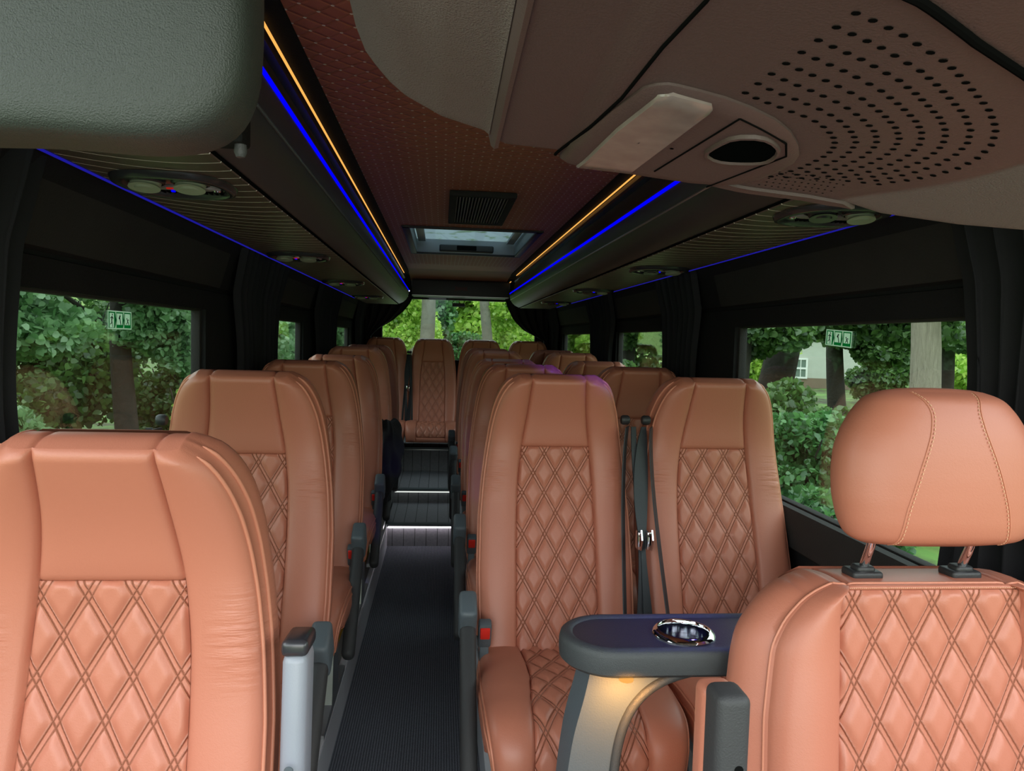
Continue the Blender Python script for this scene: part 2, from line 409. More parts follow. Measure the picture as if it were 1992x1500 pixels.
# frame, legs
fr = MB()
for sx in (-.16, .16): fr.box((sx, -.17, .285), (.04, .44, .035), .004)
fr.box((0, -.36, .285), (.36, .04, .03), .004); fr.box((0, .0, .285), (.36, .04, .03), .004)
frame_proto = fr.build('seat_frame', METAL)
def legmesh(sx):
    m = MB(); m.prism([(-.40, .0), (.10, .0), (.10, .018), (-.08, .03), (-.10, .27), (-.20, .27), (-.23, .03), (-.40, .018)], sx - .015, sx + .015, axes='yz')
    return m.build('leg', METAL, angle=30)
leg_protos = [legmesh(-.15), legmesh(.15)]
# armrest hinge + pad, hanging folded down
def arm_meshes(s):
    AX = .230 if s > 0 else .252
    h = MB(); h.box((s * AX, -.085, .545), (.046, .085, .10), .012, 3, rot=Matrix.Rotation(.5, 3, 'X').to_quaternion()); h.box((s * (AX - .008), .0, .50), (.03, .11, .05), .008)
    hinge = h.build('armrest', GREYP)
    p = MB(); n = 12; pts = [(s * AX, -.10 - .27 * k / n, .50 - .29 * k / n) for k in range(n + 1)]
    p.box((s * AX, -.235, .385), (.04, .385, .052), .018, 4, rot=Matrix.Rotation(.80, 3, 'X').to_quaternion())
    padm = p.build('arm_pad', FOAM); padm.parent = hinge
    return hinge, padm
ARM = {s: arm_meshes(s) for s in (-1, 1)}
def arm_up(s):
    h = MB(); h.box((s * .252, .135, .665), (.036, .075, .36), .014, 3, rot=Matrix.Rotation(-.18, 3, 'X').to_quaternion())
    h.box((s * .250, .09, .53), (.045, .09, .13), .01)
    hinge = h.build('armrest', SILVERP)
    p = MB(); p.box((s * .252, .168, .85), (.038, .078, .024), .008, 3, rot=Matrix.Rotation(-.18, 3, 'X').to_quaternion())
    c = p.build('armrest_cap', ANTH); c.parent = hinge
    q = MB(); q.lathe([(.0, -.0015), (.006, -.0015), (.0065, 0)], (s * .252, .088, .70), 16, 'y'); q = q.build('screw_plug', GREYP); q.parent = hinge
    return hinge, c, q
# buckle
def buckle_meshes(s):
    b = MB(); b.box((s * .205, -.055, .485), (.034, .030, .075), .006, 2, rot=Matrix.Rotation(.35, 3, 'X').to_quaternion()); b.box((s * .205, -.045, .43), (.024, .02, .08), .004)
    bo = b.build('buckle', GREYP)
    r = MB(); r.box((s * .205, -.072, .492), (.026, .014, .034), .003, 2, rot=Matrix.Rotation(.35, 3, 'X').to_quaternion())
    ro = r.build('release_button', REDP); ro.parent = bo
    return bo, ro
BUK = {s: buckle_meshes(s) for s in (-1, 1)}
# belt
def belt_meshes(s):
    y0 = .16
    b = MB(); x0 = s * .200
    zt = ZC + .62
    b.lathe([(0, -.012), (.011, -.012), (.014, -.007), (.014, .007), (.011, .012), (0, .012)], (x0 + s * .004, y0 + .0, zt), 14, 'x')
    g = b.build('belt_guide', BLACKP)
    k = np.linspace(0, 1, 22); ts = .62 * (1 - k)
    yy = path_b(ts)[0]; zz = path_b(ts)[1]
    r = MB(); wid = .015 + (.030 if s < 0 else .004) * np.sin(PI * np.clip(k * 1.9, 0, 1)) ** .8 + .018 * np.clip(k * 3 - 1.8, 0, 1)
    r.ribbon(np.stack([x0 + s * (.020 + .012 * np.sin(PI * k)), yy - .035 - .02 * np.sin(PI * k), zz], -1), (1, .25, .0), wid, .0016)
    r.ribbon(np.stack([x0 + s * (.0 - .03 * k), yy - .03 - .035 * k ** 2 - .012, zz], -1), (.55, 1, .1), .03, .0015)
    st = r.build('belt_strap', STRAP)
    t = MB(); t.box((x0 + s * .022, .03, ZC + .30), (.012, .03, .05), .003); t.tube([(x0 + s * .02, .0, ZC + .335), (x0 + s * .02, -.012, ZC + .31), (x0 + s * .02, .0, ZC + .28)], .0025, 6)
    to = t.build('belt_tongue', CHROME); to.parent = st
    return g, st, to
BELT = {s: belt_meshes(s) for s in (-1, 1)}
GRP = 'terracotta leather passenger seats in rows'
def seat(x, y, z, label, arm=None, belt=None, buckle=None, legs=True, tilt=0., rz=0., group=GRP, arms_up=None):
    r = empty('passenger_seat', (x, y, z), rz, label, 'seat', group); r.rotation_euler = (tilt, 0, rz)
    for o in PB: inst(o, r)
    for o in PC: inst(o, r)
    inst(shell_proto, r)
    if legs:
        inst(frame_proto, r)
        for o in leg_protos: inst(o, r)
    if arm:
        h = inst(ARM[arm][0], r); inst(ARM[arm][1], h)
    if arms_up:
        h, c, q = arm_up(arms_up); h.parent = r
    if buckle:
        b = inst(BUK[buckle][0], r); inst(BUK[buckle][1], b)
    if belt:
        inst(BELT[belt][0], r); s_ = inst(BELT[belt][1], r); inst(BELT[belt][2], s_)
    return r
PL = .15
seat(-.45, .985, PL - .058, 'big terracotta seat in the near left corner of the photo, cut by the left edge', None, -1, None, tilt=.08, arms_up=1)
rows = [(-.485, 1.75, 0, 'second'), (-.50, 2.66, 0, 'third'), (-.505, 3.60, 0, 'fourth'), (-.505, 4.31, .035, 'fifth'), (-.505, 5.05, .04, 'sixth and rearmost')]
for x, y, dz, nm in rows:
    seat(x, y, PL + dz, f'single terracotta seat by the left windows, {nm} in the left row', 1, -1, 1)
for y, dz, nm in [(1.95, 0, 'nearest'), (2.80, 0, 'second'), (3.60, 0, 'third'), (4.36, .03, 'fourth'), (5.08, .035, 'fifth')]:
    seat(.334, y, PL + dz, f'terracotta seat on the aisle in the right-hand pairs, {nm} pair from the camera', -1, 1, -1)
    seat(.804, y, PL + dz, f'terracotta seat beside the right windows, {nm} pair from the camera', None, -1, None)
for x, s_, nm in [(-.50, 1, 'leftmost, half hidden behind the left row'), (-.073, -1, 'facing straight down the aisle, cushion in full view'), (.362, 1, 'just right of the aisle, only its dark top showing'), (.795, -1, 'rightmost, in the dark corner beside the curtain')]:
    seat(x, 6.60, .245, f'back-row seat under the rear window, {nm}', None, s_, None, legs=False, group='terracotta seats of the back row')
for o in PB + PC + [shell_proto, frame_proto] + leg_protos + [a for t in (ARM, BUK, BELT) for v in t.values() for a in v]:
    bpy.data.objects.remove(o)

# ------------------------------------------------------------------ driver's seat
wf_d = lambda t: smoothcurve([0, .15, .3, .42, .52, .557, .59, .605, .612], [.262, .268, .269, .260, .243, .224, .194, .170, .152], t, .007)
pf_d = lambda t: smoothcurve([0, .2, .3, .5, .58, .612], [.190, .180, .166, .149, .149, .147], t, .02)
def path_d(t): return smoothcurve([0, .2, .4, .5, .56, .612, .65], [0, .045, .092, .115, .123, .126, .128], t, .02), .432 + t
BD = [(.006, .006), (.004, .010), (.014, .018), (.030, .034), (.040, .052), (.042, .075), (.030, .100), (.0, .118)]
pdd = pad(wf_d, pf_d, .612, path_d, BD, (.0, .606), bolster=.022, centre=.014, rim=.012, qoff=.02, topthin=.05, dome=.25)
ds = empty('driver_seat', (.755, .93, 0), 0, "driver's terracotta seat with separate headrest, cut by the right edge of the photo", 'seat')
for o in protos_from(pdd, ['backrest', 'quilted_back_panel'], [LEAN, LEAQ, LEAP], [(.004, .006)], .0024): o.parent = ds
_pe = pad(lambda t: wf_c(t) * 1.15, pf_c, CH, lambda t: (path_c(t)[0] - .03, path_c(t)[1] + .06), CB, (.0, CH - .04), bolster=.014, centre=.016, qoff=.03, nsign=-1.)
for o in protos_from(_pe, ['seat_cushion', 'quilted_seat_panel'], [LEAN, LEAQ, LEAP], [(.001, .002)]): o.parent = ds
MB().box((0, -.2, .25), (.36, .40, .22), .03, 3).box((0, -.2, .07), (.42, .46, .14), .02, 2).build('seat_base', BLACKP, ds)
# headrest
def headrest():
    nu, nv = 72, 44; P = []
    HS = 1.135
    zk = [-1, -.97, -.88, -.7, -.4, -.1, .2, .45, .7, .88, .96, 1]
    wk = [.105, .117, .126, .134, .140, .1405, .137, .128, .113, .098, .086, .070]
    dk = [.026, .040, .050, .056, .060, .062, .062, .060, .055, .047, .038, .022]
    for zn in np.sin(np.linspace(-PI / 2, PI / 2, nv)):
        a = HS * float(smoothcurve(zk, wk, zn, .04)); d = float(smoothcurve(zk, dk, zn, .04)); row = []
        for j in range(nu):
            th = 2 * PI * j / nu; c_, s_ = math.cos(th), math.sin(th)
            row.append((a * math.copysign(abs(c_) ** .62, c_), d * math.copysign(abs(s_) ** .9, s_) + .012 * zn, zn * .114))
        P.append(row)
    for zn, f in ((1.025, .75), (1.04, .4), (1.045, .02)):
        P.append([(x * f, (y - .012) * f + .012, zn * .114) for x, y, z in P[nv - 1]])
    for zn, f in ((-1.03, .7), (-1.035, .02)):
        P.insert(0, [(x * f, (y + .012) * f - .012, zn * .114) for x, y, z in [r for r in P if abs(r[0][2] + .114) < 1e-6][0]])
    m = MB(); m.grid(np.array(P), wrap=True)
    o = m.build('headrest', LEAN, ds, angle=180); o.location = (0, .130, 1.227)
    me = o.data; l = me.uv_layers.new(name='UVMap')
    return o, np.array(P)
hr, HP = headrest()
for s in (-1, 1):
    # side seam with its line of stitches, following the surface at a fixed side distance
    pts = []
    for i in range(3, len(HP) - 4):
        row = HP[i]; zc = row[0][2] / .114
        xs = s * float(smoothcurve([-1, -.5, 0, .5, .8, 1], [.088, .080, .063, .043, .037, .052], zc, .08))
        f = row[(row[:, 1] - .012 * zc) <= 0]
        f = f[np.argsort(f[:, 0])]
        if abs(xs) > f[:, 0].max(): continue
        y = np.interp(xs, f[:, 0], f[:, 1]); pts.append((xs, y - .0004, row[0][2]))
    pts = np.array(pts)
    if len(pts) > 4:
        MB().tube(pts, .0011, 6).build('seam', LEAP, hr)
        q = MB(); L = np.concatenate([[0], np.cumsum(np.linalg.norm(np.diff(pts, axis=0), axis=1))])
        for d in np.arange(.003, L[-1], .0062):
            a = [np.interp(d + e, L, pts[:, k]) for e in (0,) for k in range(3)]; b = [np.interp(d + .0036, L, pts[:, k]) for k in range(3)]
            a[0] += s * -.004; b[0] += s * -.004; a[1] -= .0012; b[1] -= .0012
            q.tube([a, b], .0007, 5)
        q.build('stitching', STITCH, hr)
for s in (-1, 1):
    x = s * .083 - .004
    MB().tube([(x, .140, 1.17), (x, .138, 1.125), (x + .002, .144, 1.100), (x + .007, .166, 1.066), (x + .008, .175, 1.040)], .0068, 14).build('headrest_post', CHROME, ds)
    c = MB(); c.box((x + .007, .172, 1.047), (.050, .040, .014), .005, 3); c.box((x + .007, .171, 1.055), (.030, .026, .012), .005, 3); c.build('post_collar', BLACKP, ds)
# stitching along the top seam between the pillar seams
q = MB()
for k in range(90):
    x = -.142 + .284 * k / 90; p = pdd['P3'](np.array([x, x + .0018]), np.array([.6085, .6085]), np.array([.010, .010])); q.tube(p, .0006, 4)
q.build('stitching', STITCH, ds)
# driver's armrest, folded up
ar = MB(); ar.box((-.404, -.095, .80), (.042, .05, .385), .011, 4); ao = ar.build('armrest', FOAM, ds)
MB().box((-.406, -.062, .788), (.044, .040, .394), .012, 4).build('armrest_back', LEAN, ao)
MB().lathe([(0, 0), (.0055, 0), (.0055, .0005)], (-.397, -.1206, .905), 16, 'y').build('screw_hole', CONSD, ao)

# ------------------------------------------------------------------ side table
def dens2(pts, step):
    P = list(pts) + [pts[0]]; out = []
    for a, b in zip(P[:-1], P[1:]):
        n = max(1, int(math.hypot(b[0] - a[0], b[1] - a[1]) / step))
        for k in range(n): out.append((a[0] + (b[0] - a[0]) * k / n, a[1] + (b[1] - a[1]) * k / n))
    return out
tb = empty('side_table', (.55, 1.24, 0), 0, 'dark grey padded side table with chrome cup holder behind the driver seat', 'table')
def stadium(x0, x1, cy, r, n=16, inset=0.):
    pts = []; r2 = r - inset
    for k in range(n + 1): a = PI / 2 + PI * k / n; pts.append((x0 + r + r2 * math.cos(a), cy + r2 * math.sin(a)))
    for k in range(n + 1): a = -PI / 2 + PI * k / n; pts.append((x1 - r + r2 * math.cos(a), cy + r2 * math.sin(a)))
    return pts
def rings(levels):
    return np.array([[(x, y, z) for x, y in stadium(-.335, .46, .0, .088, 18, ins)] for ins, z in levels])
m = MB(); lv = [(.020, .852), (.008, .8535), (.001, .860), (0, .870), (0, .888), (.002, .896), (.007, .900), (.016, .9015), (.021, .899), (.023, .8975)]
Gd = rings(lv); m.grid(Gd, wrap=True); n_ = Gd.shape[1]
m.add(Gd[0], [tuple(range(n_))]); m.build('tabletop', DARKPAD, tb)
top = Gd[-1].copy(); cw = np.array([-.118, -.008]); st_ = np.array(dens2([tuple(p[:2]) for p in top], .008)); an = np.arctan2(st_[:, 1] - cw[1], st_[:, 0] - cw[0])
ring_o = np.column_stack([st_, np.full(len(st_), .8975)]); ring_i = np.column_stack([cw[0] + .044 * np.cos(an), cw[1] + .044 * np.sin(an), np.full(len(st_), .8975)])
MB().grid(np.array([ring_o, ring_i]), wrap=True).build('table_inlay', grained('table_inlay_vinyl', srgb(50, 50, 58), .38, 500, .0008, .1), tb)
ch = MB(); ch.lathe([(.054, .8970), (.0545, .8995), (.052, .9035), (.0475, .9065), (.044, .9070), (.0425, .905), (.0418, .900), (.0412, .862)], (-.118, -.008, 0), 48)
cup = ch.build('cup_holder', CHROME, tb)
MB().lathe([(0, .8615), (.0425, .8615)], (-.118, -.008, 0), 32).build('cup_well', ANTH, cup)
# pedestal: a flat leg flaring into an arch under the top
pe = MB(); outl = []
L_ = [(.222, .60), (.226, .66), (.236, .74), (.252, .80), (.262, .853)]
R_ = [(.47, .853), (.41, .842), (.365, .822), (.335, .79), (.318, .75), (.309, .70), (.303, .60)]
def bez(P, n): 
    P = np.array(P); s_ = np.concatenate([[0], np.cumsum(np.linalg.norm(np.diff(P, axis=0), axis=1))])
    q = np.linspace(0, s_[-1], n); return np.stack([smoothcurve(s_, P[:, k], q, .02) for k in (0, 1)], -1)
Lc, Rc = bez(L_, 30), bez(R_, 40)
poly = [(a - .55, b) for a, b in [(.215, .15), (.218, .4)] + list(map(tuple, Lc)) + list(map(tuple, Rc)) + [(.303, .4), (.31, .15)]]
pe.prism(poly, -.045, .045); pe.build('pedestal', GREYP, tb, angle=30)
MB().tube([(a - .55, -.045, b) for a, b in list(Rc) + [(.303, .45), (.306, .15)]], .0085, 10).build('edge_piping', DARKPAD, tb)
lp = MB(); lp.lathe([(0, 0), (.012, 0), (.012, .004), (0, .004)], (-.235, -.075, .848), 20); lp.build('under_light', emit('amber_puck', (1, .45, .10, 1), 1.0), tb)
pl = bpy.data.lights.new('under_table_lamp', 'SPOT'); pl.energy = 3.0; pl.color = (1, .42, .09); pl.spot_size = 2.4; pl.spot_blend = 1; pl.shadow_soft_size = .02
po = bpy.data.objects.new('under_table_lamp', pl); COL.objects.link(po); po.location = (.315, 1.125, .846); po.rotation_euler = (.75, 0, 0)

# ------------------------------------------------------------------ shell of the bus
XL, XR, XM = -.76, 1.06, .15
Y0, Y1 = -.3, 7.3
carpet = newmat('ribbed_carpet', (.03, .033, .04, 1), .95, 0, .1); g = G(carpet); c = g.coord()
mp = g.node('ShaderNodeMapping'); mp.inputs['Scale'].default_value = (150, 8, 1); g.l.new(c, mp.inputs['Vector'])
sx_ = g.node('ShaderNodeSeparateXYZ'); g.l.new(c, sx_.inputs[0])
nz = g.noise(c, 170, 4, .8); n3 = g.noise(c, 480, 2, .7)
wv = g.math('SINE', g.math('MULTIPLY_ADD', sx_.outputs['X'], 700, g.math('MULTIPLY', nz, 6.)))
cc = g.node('ShaderNodeValToRGB'); cc.color_ramp.elements[0].position = .42; cc.color_ramp.elements[0].color = (.13, .145, .175, 1)
cc.color_ramp.elements[1].position = .72; cc.color_ramp.elements[1].color = (.56, .60, .70, 1)
g.l.new(g.math('MULTIPLY_ADD', wv, .10, n3), cc.inputs[0]); g.l.new(cc.outputs[0], g.p.inputs['Base Color'])
g.l.new(g.bump(g.math('MULTIPLY_ADD', wv, .5, n3), .006, 1.0), g.p.inputs['Normal'])
plank = newmat('grey_step_vinyl', (.10, .10, .115, 1), .6); g = G(plank); c = g.coord(); s2 = g.node('ShaderNodeSeparateXYZ'); g.l.new(c, s2.inputs[0])
fx = g.math('FRACT', g.math('DIVIDE', s2.outputs['X'], .0755)); fx = g.math('ABSOLUTE', g.math('SUBTRACT', fx, .5)); ln_ = g.math('GREATER_THAN', fx, .475)
nn = g.noise(c, 60, 4)
g.l.new(g.mix(ln_, g.mix(nn, (.16, .16, .18, 1), (.28, .28, .31, 1)), (.012, .012, .015, 1)), g.p.inputs['Base Color'])
st = lambda o, l: tag(o, l, None, None, 'structure')
o = MB().box((-.09, 2.3, -.01), (.56, 5.4, .02)).build('floor', carpet); st(o, 'dark ribbed carpet along the aisle floor')
o = MB().box((-.55, 3.3, .065), (.42, 6.6, .13)).box((-.55, 3.3, .14), (.42, 6.6, .02)).build('floor', newmat('pale_platform', srgb(150, 152, 150), .45)); st(o, 'pale raised platform under the left seats')
o = MB().box((.61, 3.3, .075), (.90, 6.6, .15)).build('floor', plank); st(o, 'raised platform under the right seats')
o = MB().box((-.10, 5.30, .075), (.50, .66, .15)).box((-.10, 6.0, .13), (.50, .74, .26)).build('floor', plank); st(o, 'two dark plank-pattern steps at the end of the aisle')
o = MB().box((.15, 6.87, .235), (1.8, .98, .47), .004, 1).build('floor', plank); st(o, 'dark plank-pattern box carrying the back row of seats')
o = MB().box((.15, 3.0, -.10), (1.95, 8.8, .12)).build('floor', BLACKP); st(o, 'dark underfloor of the bus')
tr = MB().box((-.338, 2.45, .07), (.006, 5.0, .14)).box((-.348, 2.45, .153), (.026, 5.0, .006), .002, 1)
for xx in (-.50, -.60): tr.box((xx, 2.45, .154), (.03, 5.0, .008), .002, 1)
o = tr.build('trim_1', EDGE); st(o, 'aluminium edge profile and seat rails along the left platform')
o = MB().box((-.398, 2.45, .1515), (.012, 4.9, .003)).build('trim_2', newmat('yellow_line', srgb(205, 160, 40), .5)); st(o, 'thin yellow line on the left platform')
o = MB().box((.158, 2.45, .07), (.006, 5.0, .14)).box((.165, 2.45, .153), (.022, 5.0, .006)).build('trim_3', EDGE); st(o, 'aluminium edge profile along the right platform')
for (y, z, mt, w_, lab) in [(4.968, .148, WHITEL, .497, 'brightest white light bar on the lowest step nosing'), (5.628, .252, GREENL, .49, 'pale light bar on the nosing of the middle step'), (6.375, .462, METAL, .47, 'dull grey metal nosing bar below the centre back-row cushion')]:
    e = empty('step_nosing', (-.087, y, z), 0, lab, 'step trim', 'nosing bars of the aisle steps')
    MB().box((0, .004, .004), (w_ + .01, .050, .010), .002, 1).box((0, -.019, -.004), (w_ + .01, .006, .016), .002, 1).build('profile', GREYP, e)
    MB().box((0, -.018, -.013), (w_ - .01, .010, .012), .003, 2).build('light_bar' if mt is not METAL else 'metal_bar', mt, e)
# side walls with window openings
WZ0, WZ1 = .925, 1.475
def wall(side, name, wins, lab):
    X = XL if side < 0 else XR; s = side
    m = MB(); th = .04; xc = X + s * th / 2
    ys = [1.02] + [v for w_ in wins for v in w_] + [Y1]
    m.box((X + s * .02, (ys[0] + Y1) / 2, (WZ0 + .0) / 2), (.04, Y1 - ys[0], WZ0))
    for i in range(0, len(ys), 2): m.box((xc, (ys[i] + ys[i + 1]) / 2, (WZ0 + WZ1) / 2), (th, ys[i + 1] - ys[i], WZ1 - WZ0))
    # above the glass: strip, groove, leaning panel
    y0 = ys[0]
    pol = [(X, WZ1), (X, 1.535), (X - s * -.008, 1.538), (X - s * -.008, 1.546), (X - s * .004, 1.552), (X - s * .04, 1.66), (X - s * .075, 1.72), (X - s * .075, 1.99), (X + s * .05, 1.99), (X + s * .05, WZ1)]
    m.prism(pol, y0, Y1)
    o = m.build(name, FELT, angle=30); st(o, lab)
    return o
WL = [(1.06, 2.485), (3.25, 4.19), (5.0, 6.26)]; WR = [(1.06, 2.61), (3.1, 4.45), (5.2, 6.46)]
wall(-1, 'wall_left', WL, 'black felt-lined left side wall with window openings')
wall(1, 'wall_right', WR, 'black felt-lined right side wall with window openings')
k = 0
for s, X, wins in ((-1, XL, WL), (1, XR, WR)):
    for wi, (a, b) in enumerate(wins):
        k += 1
        r = empty(f'window_{k}', (X + s * .04, (a + b) / 2, 1.2)); r['kind'] = 'structure'
        r['label'] = f"{['nearest', 'middle', 'rearmost'][wi]} side window on the {'left' if s < 0 else 'right'} of the bus"
        hy = (b - a) / 2
        MB().box((.0, 0, 0), (.004, b - a + .05, WZ1 - WZ0 + .05)).build('pane', GLASS, r, smooth=False)
        f = MB()
        for yy in (-hy, hy): f.box((-s * .012, yy, 0), (.03, .03, WZ1 - WZ0 + .03), .006, 2)
        for zz in (-(WZ1 - WZ0) / 2, (WZ1 - WZ0) / 2): f.box((-s * .012, 0, zz), (.03, b - a, .012), .004, 2)
        f.build('window_frame', FELT2, r)
# felt-covered pillar covers and the deep sill on the right wall
sl = MB().prism([(1.06, .80), (1.03, .82), (1.02, .90), (1.035, .93), (1.06, .93)], 1.17, 7.2).build('trim_4', FELT2); st(sl, 'black padded sill under the right windows')
sl = MB().prism([(-.76, .80), (-.73, .82), (-.72, .90), (-.735, .93), (-.76, .93)], 1.02, 7.2).build('trim_5', FELT2); st(sl, 'black padded sill under the left windows')
for k_, (xd, lab) in enumerate(((-.84, 'black lower cab door panel on the left, beside the camera'), (1.14, 'black lower cab door panel on the right, beside the driver seat'))):
    dm = MB().box((xd, .08, .46), (.05, 1.86, .94), .015, 2); sg = 1 if xd < 0 else -1
    dm.box((xd + sg * .03, .15, .62), (.05, .7, .06), .02, 3); dm.box((xd, .995, 1.3), (.06, .05, 1.0), .01, 2)
    st(dm.build('door_%d' % (k_ + 1), BLACKP), lab)
# upper recess panels (charcoal felt) over each window
for s, X, wins, nm in ((-1, XL, WL, 6), (1, XR, WR, 7)):
    m = MB()
    for a, b in wins:
        m.prism([(X - s * .003, 1.552), (X - s * .001, 1.556), (X - s * .040, 1.68), (X - s * .048, 1.68), (X - s * .010, 1.552)], a - .15, b + .12)
    o = m.build(f'trim_{nm}', FELT2); st(o, f"charcoal felt panels above the {'left' if s < 0 else 'right'} windows")
# rear wall with its window
m = MB()
m.box((.15, 7.28, .60), (1.95, .05, 1.2)); m.box((.15, 7.28, 1.92), (1.95, .05, .24)); m.box((-.70, 7.28, 1.5), (.24, .05, .62)); m.box((1.0, 7.28, 1.5), (.16, .05, .62))
o = m.build('wall_rear', FELT); st(o, 'black rear wall around the back window')
r = empty('window_7', (.17, 7.29, 1.5)); r['kind'] = 'structure'; r['label'] = 'rear window with green trees behind'
rp = MB().box((0, 0, 0), (1.55, .005, .66)).build('pane', GLASS, r, smooth=False); rp.rotation_euler = (.14, 0, 0)
fm = MB(); fm.box((0, -.02, .295), (1.5, .03, .03), .006); fm.box((-.755, -.02, 0), (.03, .03, .6), .006); fm.box((.755, -.02, 0), (.03, .03, .6), .006); fm.build('window_frame', BLACKP, r)
# header box above the rear window
hd = empty('rear_header', (.17, 7.05, 1.80), 0, 'black box header across the rear above the back window with a faint dark-red bow mark', 'panel')
MB().box((0, .06, .075), (.92, .30, .15), .012, 3).build('header_box', BLACKP, hd)
MB().box((0, -.085, .004), (.90, .02, .006), .001, 1).build('bottom_lip', METAL, hd)
MB().prism([(-.062, .098), (-.02, .088), (.02, .088), (.062, .098), (.055, .075), (.066, .052), (.02, .060), (-.02, .060), (-.066, .052), (-.052, .075)], -.092, -.088).build('bow_emblem', newmat('dark_red_emblem', (.055, .012, .010, 1), .5), hd)
bl = MB().box((.155, 7.22, 1.735), (.12, .03, .035), .006, 2).build('brake_light', BLACKP); tag(bl, 'small dark high-level brake light box at the top of the rear window', 'brake light')

# ceiling
ceilm = newmat('dotted_terracotta_ceiling', (.20, .062, .035, 1), .6, 0, .3); g = G(ceilm); c = g.coord(); s2 = g.node('ShaderNodeSeparateXYZ'); g.l.new(c, s2.inputs[0])
PA = .0293
A = g.math('DIVIDE', g.math('ADD', s2.outputs['X'], s2.outputs['Y']), 2 * PA); B = g.math('DIVIDE', g.math('SUBTRACT', s2.outputs['X'], s2.outputs['Y']), 2 * PA)
def tri(a): return g.math('ABSOLUTE', g.math('SUBTRACT', g.math('FRACT', g.math('ADD', a, .5)), .5))
ta, tb_ = tri(A), tri(B)
dd_ = g.math('SQRT', g.math('ADD', g.math('MULTIPLY', ta, ta), g.math('MULTIPLY', tb_, tb_)))
inq = g.math('LESS_THAN', s2.outputs['Y'], 5.9)
dot = g.math('MULTIPLY', g.math('LESS_THAN', dd_, .085), inq)
nn = g.noise(c, 40, 3)
g.l.new(g.mix(dot, g.mix(nn, (.40, .125, .072, 1), (.50, .165, .10, 1)), (.95, .80, .68, 1)), g.p.inputs['Base Color'])
hq = g.math('MULTIPLY', g.math('MULTIPLY', g.math('POWER', g.math('MINIMUM', g.math('MULTIPLY', ta, 6., clamp=True), g.math('MULTIPLY', tb_, 6., clamp=True)), .5), 1.), inq)
g.l.new(g.bump(hq, .005, .8), g.p.inputs['Normal'])
ZC_ = 1.985
HX0, HX1, HY0, HY1 = -.195, .500, 3.94, 5.10
m = MB()
for x0, x1, y0, y1 in ((-.294, .594, .45, HY0), (-.294, HX0, HY0, HY1), (HX1, .594, HY0, HY1), (-.294, .594, HY1, 6.3)):
    m.box(((x0 + x1) / 2, (y0 + y1) / 2, ZC_ + .01), (x1 - x0, y1 - y0, .02))
o = m.build('ceiling', ceilm, smooth=False); st(o, 'terracotta dotted quilted leather ceiling panel')
yy = np.linspace(6.3, 7.15, 14); P = [[(x, y, ZC_ + .001 - .045 * ((y - 6.3) / .85) ** 2) for x in (-.30, .6)] for y in yy]
o = MB().grid(P).build('ceiling', newmat('plain_rear_ceiling', (.34, .16, .105, 1), .7, 0, .3)); st(o, 'plain light brown curved ceiling at the rear'); o.data.materials[0].use_backface_culling = False
m = MB(); m.box((-.345, 3.75, ZC_ + .006), (.10, 6.4, .02)); m.box((.645, 3.75, ZC_ + .006), (.10, 6.4, .02)); m.box((.15, 3.6, 2.10), (2.0, 7.5, .02))
m.box((.15, -.02, 2.04), (2.0, 1.0, .02))
# roof skin has to leave the hatch open
m = MB(); m.box((-.345, 3.75, ZC_ + .006), (.10, 6.4, .02)); m.box((.645, 3.75, ZC_ + .006), (.10, 6.4, .02))
for x0, x1, y0, y1 in ((-.85, 1.15, -.4, HY0), (-.85, HX0, HY0, HY1), (HX1, 1.15, HY0, HY1), (-.85, 1.15, HY1, 7.4)):
    m.box(((x0 + x1) / 2, (y0 + y1) / 2, 2.06), (x1 - x0, y1 - y0, .02))
o = m.build('ceiling', FELT, smooth=False); st(o, 'black felt ceiling border strips and roof above')
# roof hatch
h = empty('roof_hatch', (.1525, 4.52, ZC_), 0, 'roof hatch with pale translucent lid and dark handle in the ceiling behind the air grille', 'roof hatch')
hx, hy = (HX1 - HX0) / 2, (HY1 - HY0) / 2
GREYH = grained('grey_hatch_plastic', srgb(150, 156, 162), .45, 200, .0006, .06)
f = MB()
for sy in (-1, 1): f.box((0, sy * (hy - .008), .045), (2 * hx, .016, .09), .004, 2)
for sx in (-1, 1): f.box((sx * (hx - .008), 0, .045), (.016, 2 * hy, .09), .004, 2)
f.build('hatch_well', GREYH, h)
f = MB()
for sy in (-1, 1): f.box((0, sy * (hy + .004), -.004), (2 * hx + .05, .04, .012), .004, 2)
for sx in (-1, 1): f.box((sx * (hx + .004), 0, -.004), (.04, 2 * hy + .05, .012), .004, 2)
f.build('hatch_frame', BLACKP, h)
acr = bpy.data.materials.new('frosted_acrylic'); acr.use_nodes = True; g = G(acr); g.n.remove(g.p)
tr_ = g.node('ShaderNodeBsdfTranslucent'); tp = g.node('ShaderNodeBsdfTransparent'); nzz = g.noise(g.coord(), 9, 4, .6)
rr_ = g.node('ShaderNodeValToRGB'); g.l.new(nzz, rr_.inputs[0]); rr_.color_ramp.elements[0].position = .56; rr_.color_ramp.elements[0].color = (.26, .31, .32, 1); rr_.color_ramp.elements[1].position = .64; rr_.color_ramp.elements[1].color = (.17, .22, .17, 1)
g.l.new(rr_.outputs[0], tr_.inputs[0]); g.l.new(rr_.outputs[0], tp.inputs[0])
ms = g.node('ShaderNodeMixShader'); ms.inputs[0].default_value = .5; g.l.new(tr_.outputs[0], ms.inputs[1]); g.l.new(tp.outputs[0], ms.inputs[2]); g.l.new(ms.outputs[0], g.n['Material Output'].inputs[0])
MB().box((0, 0, .093), (2 * hx + .04, 2 * hy + .04, .006)).build('hatch_lid', acr, h)
hb = MB(); yb = hy - .10
hb.box((0, yb, .020), (.36, .07, .045), .01, 3)
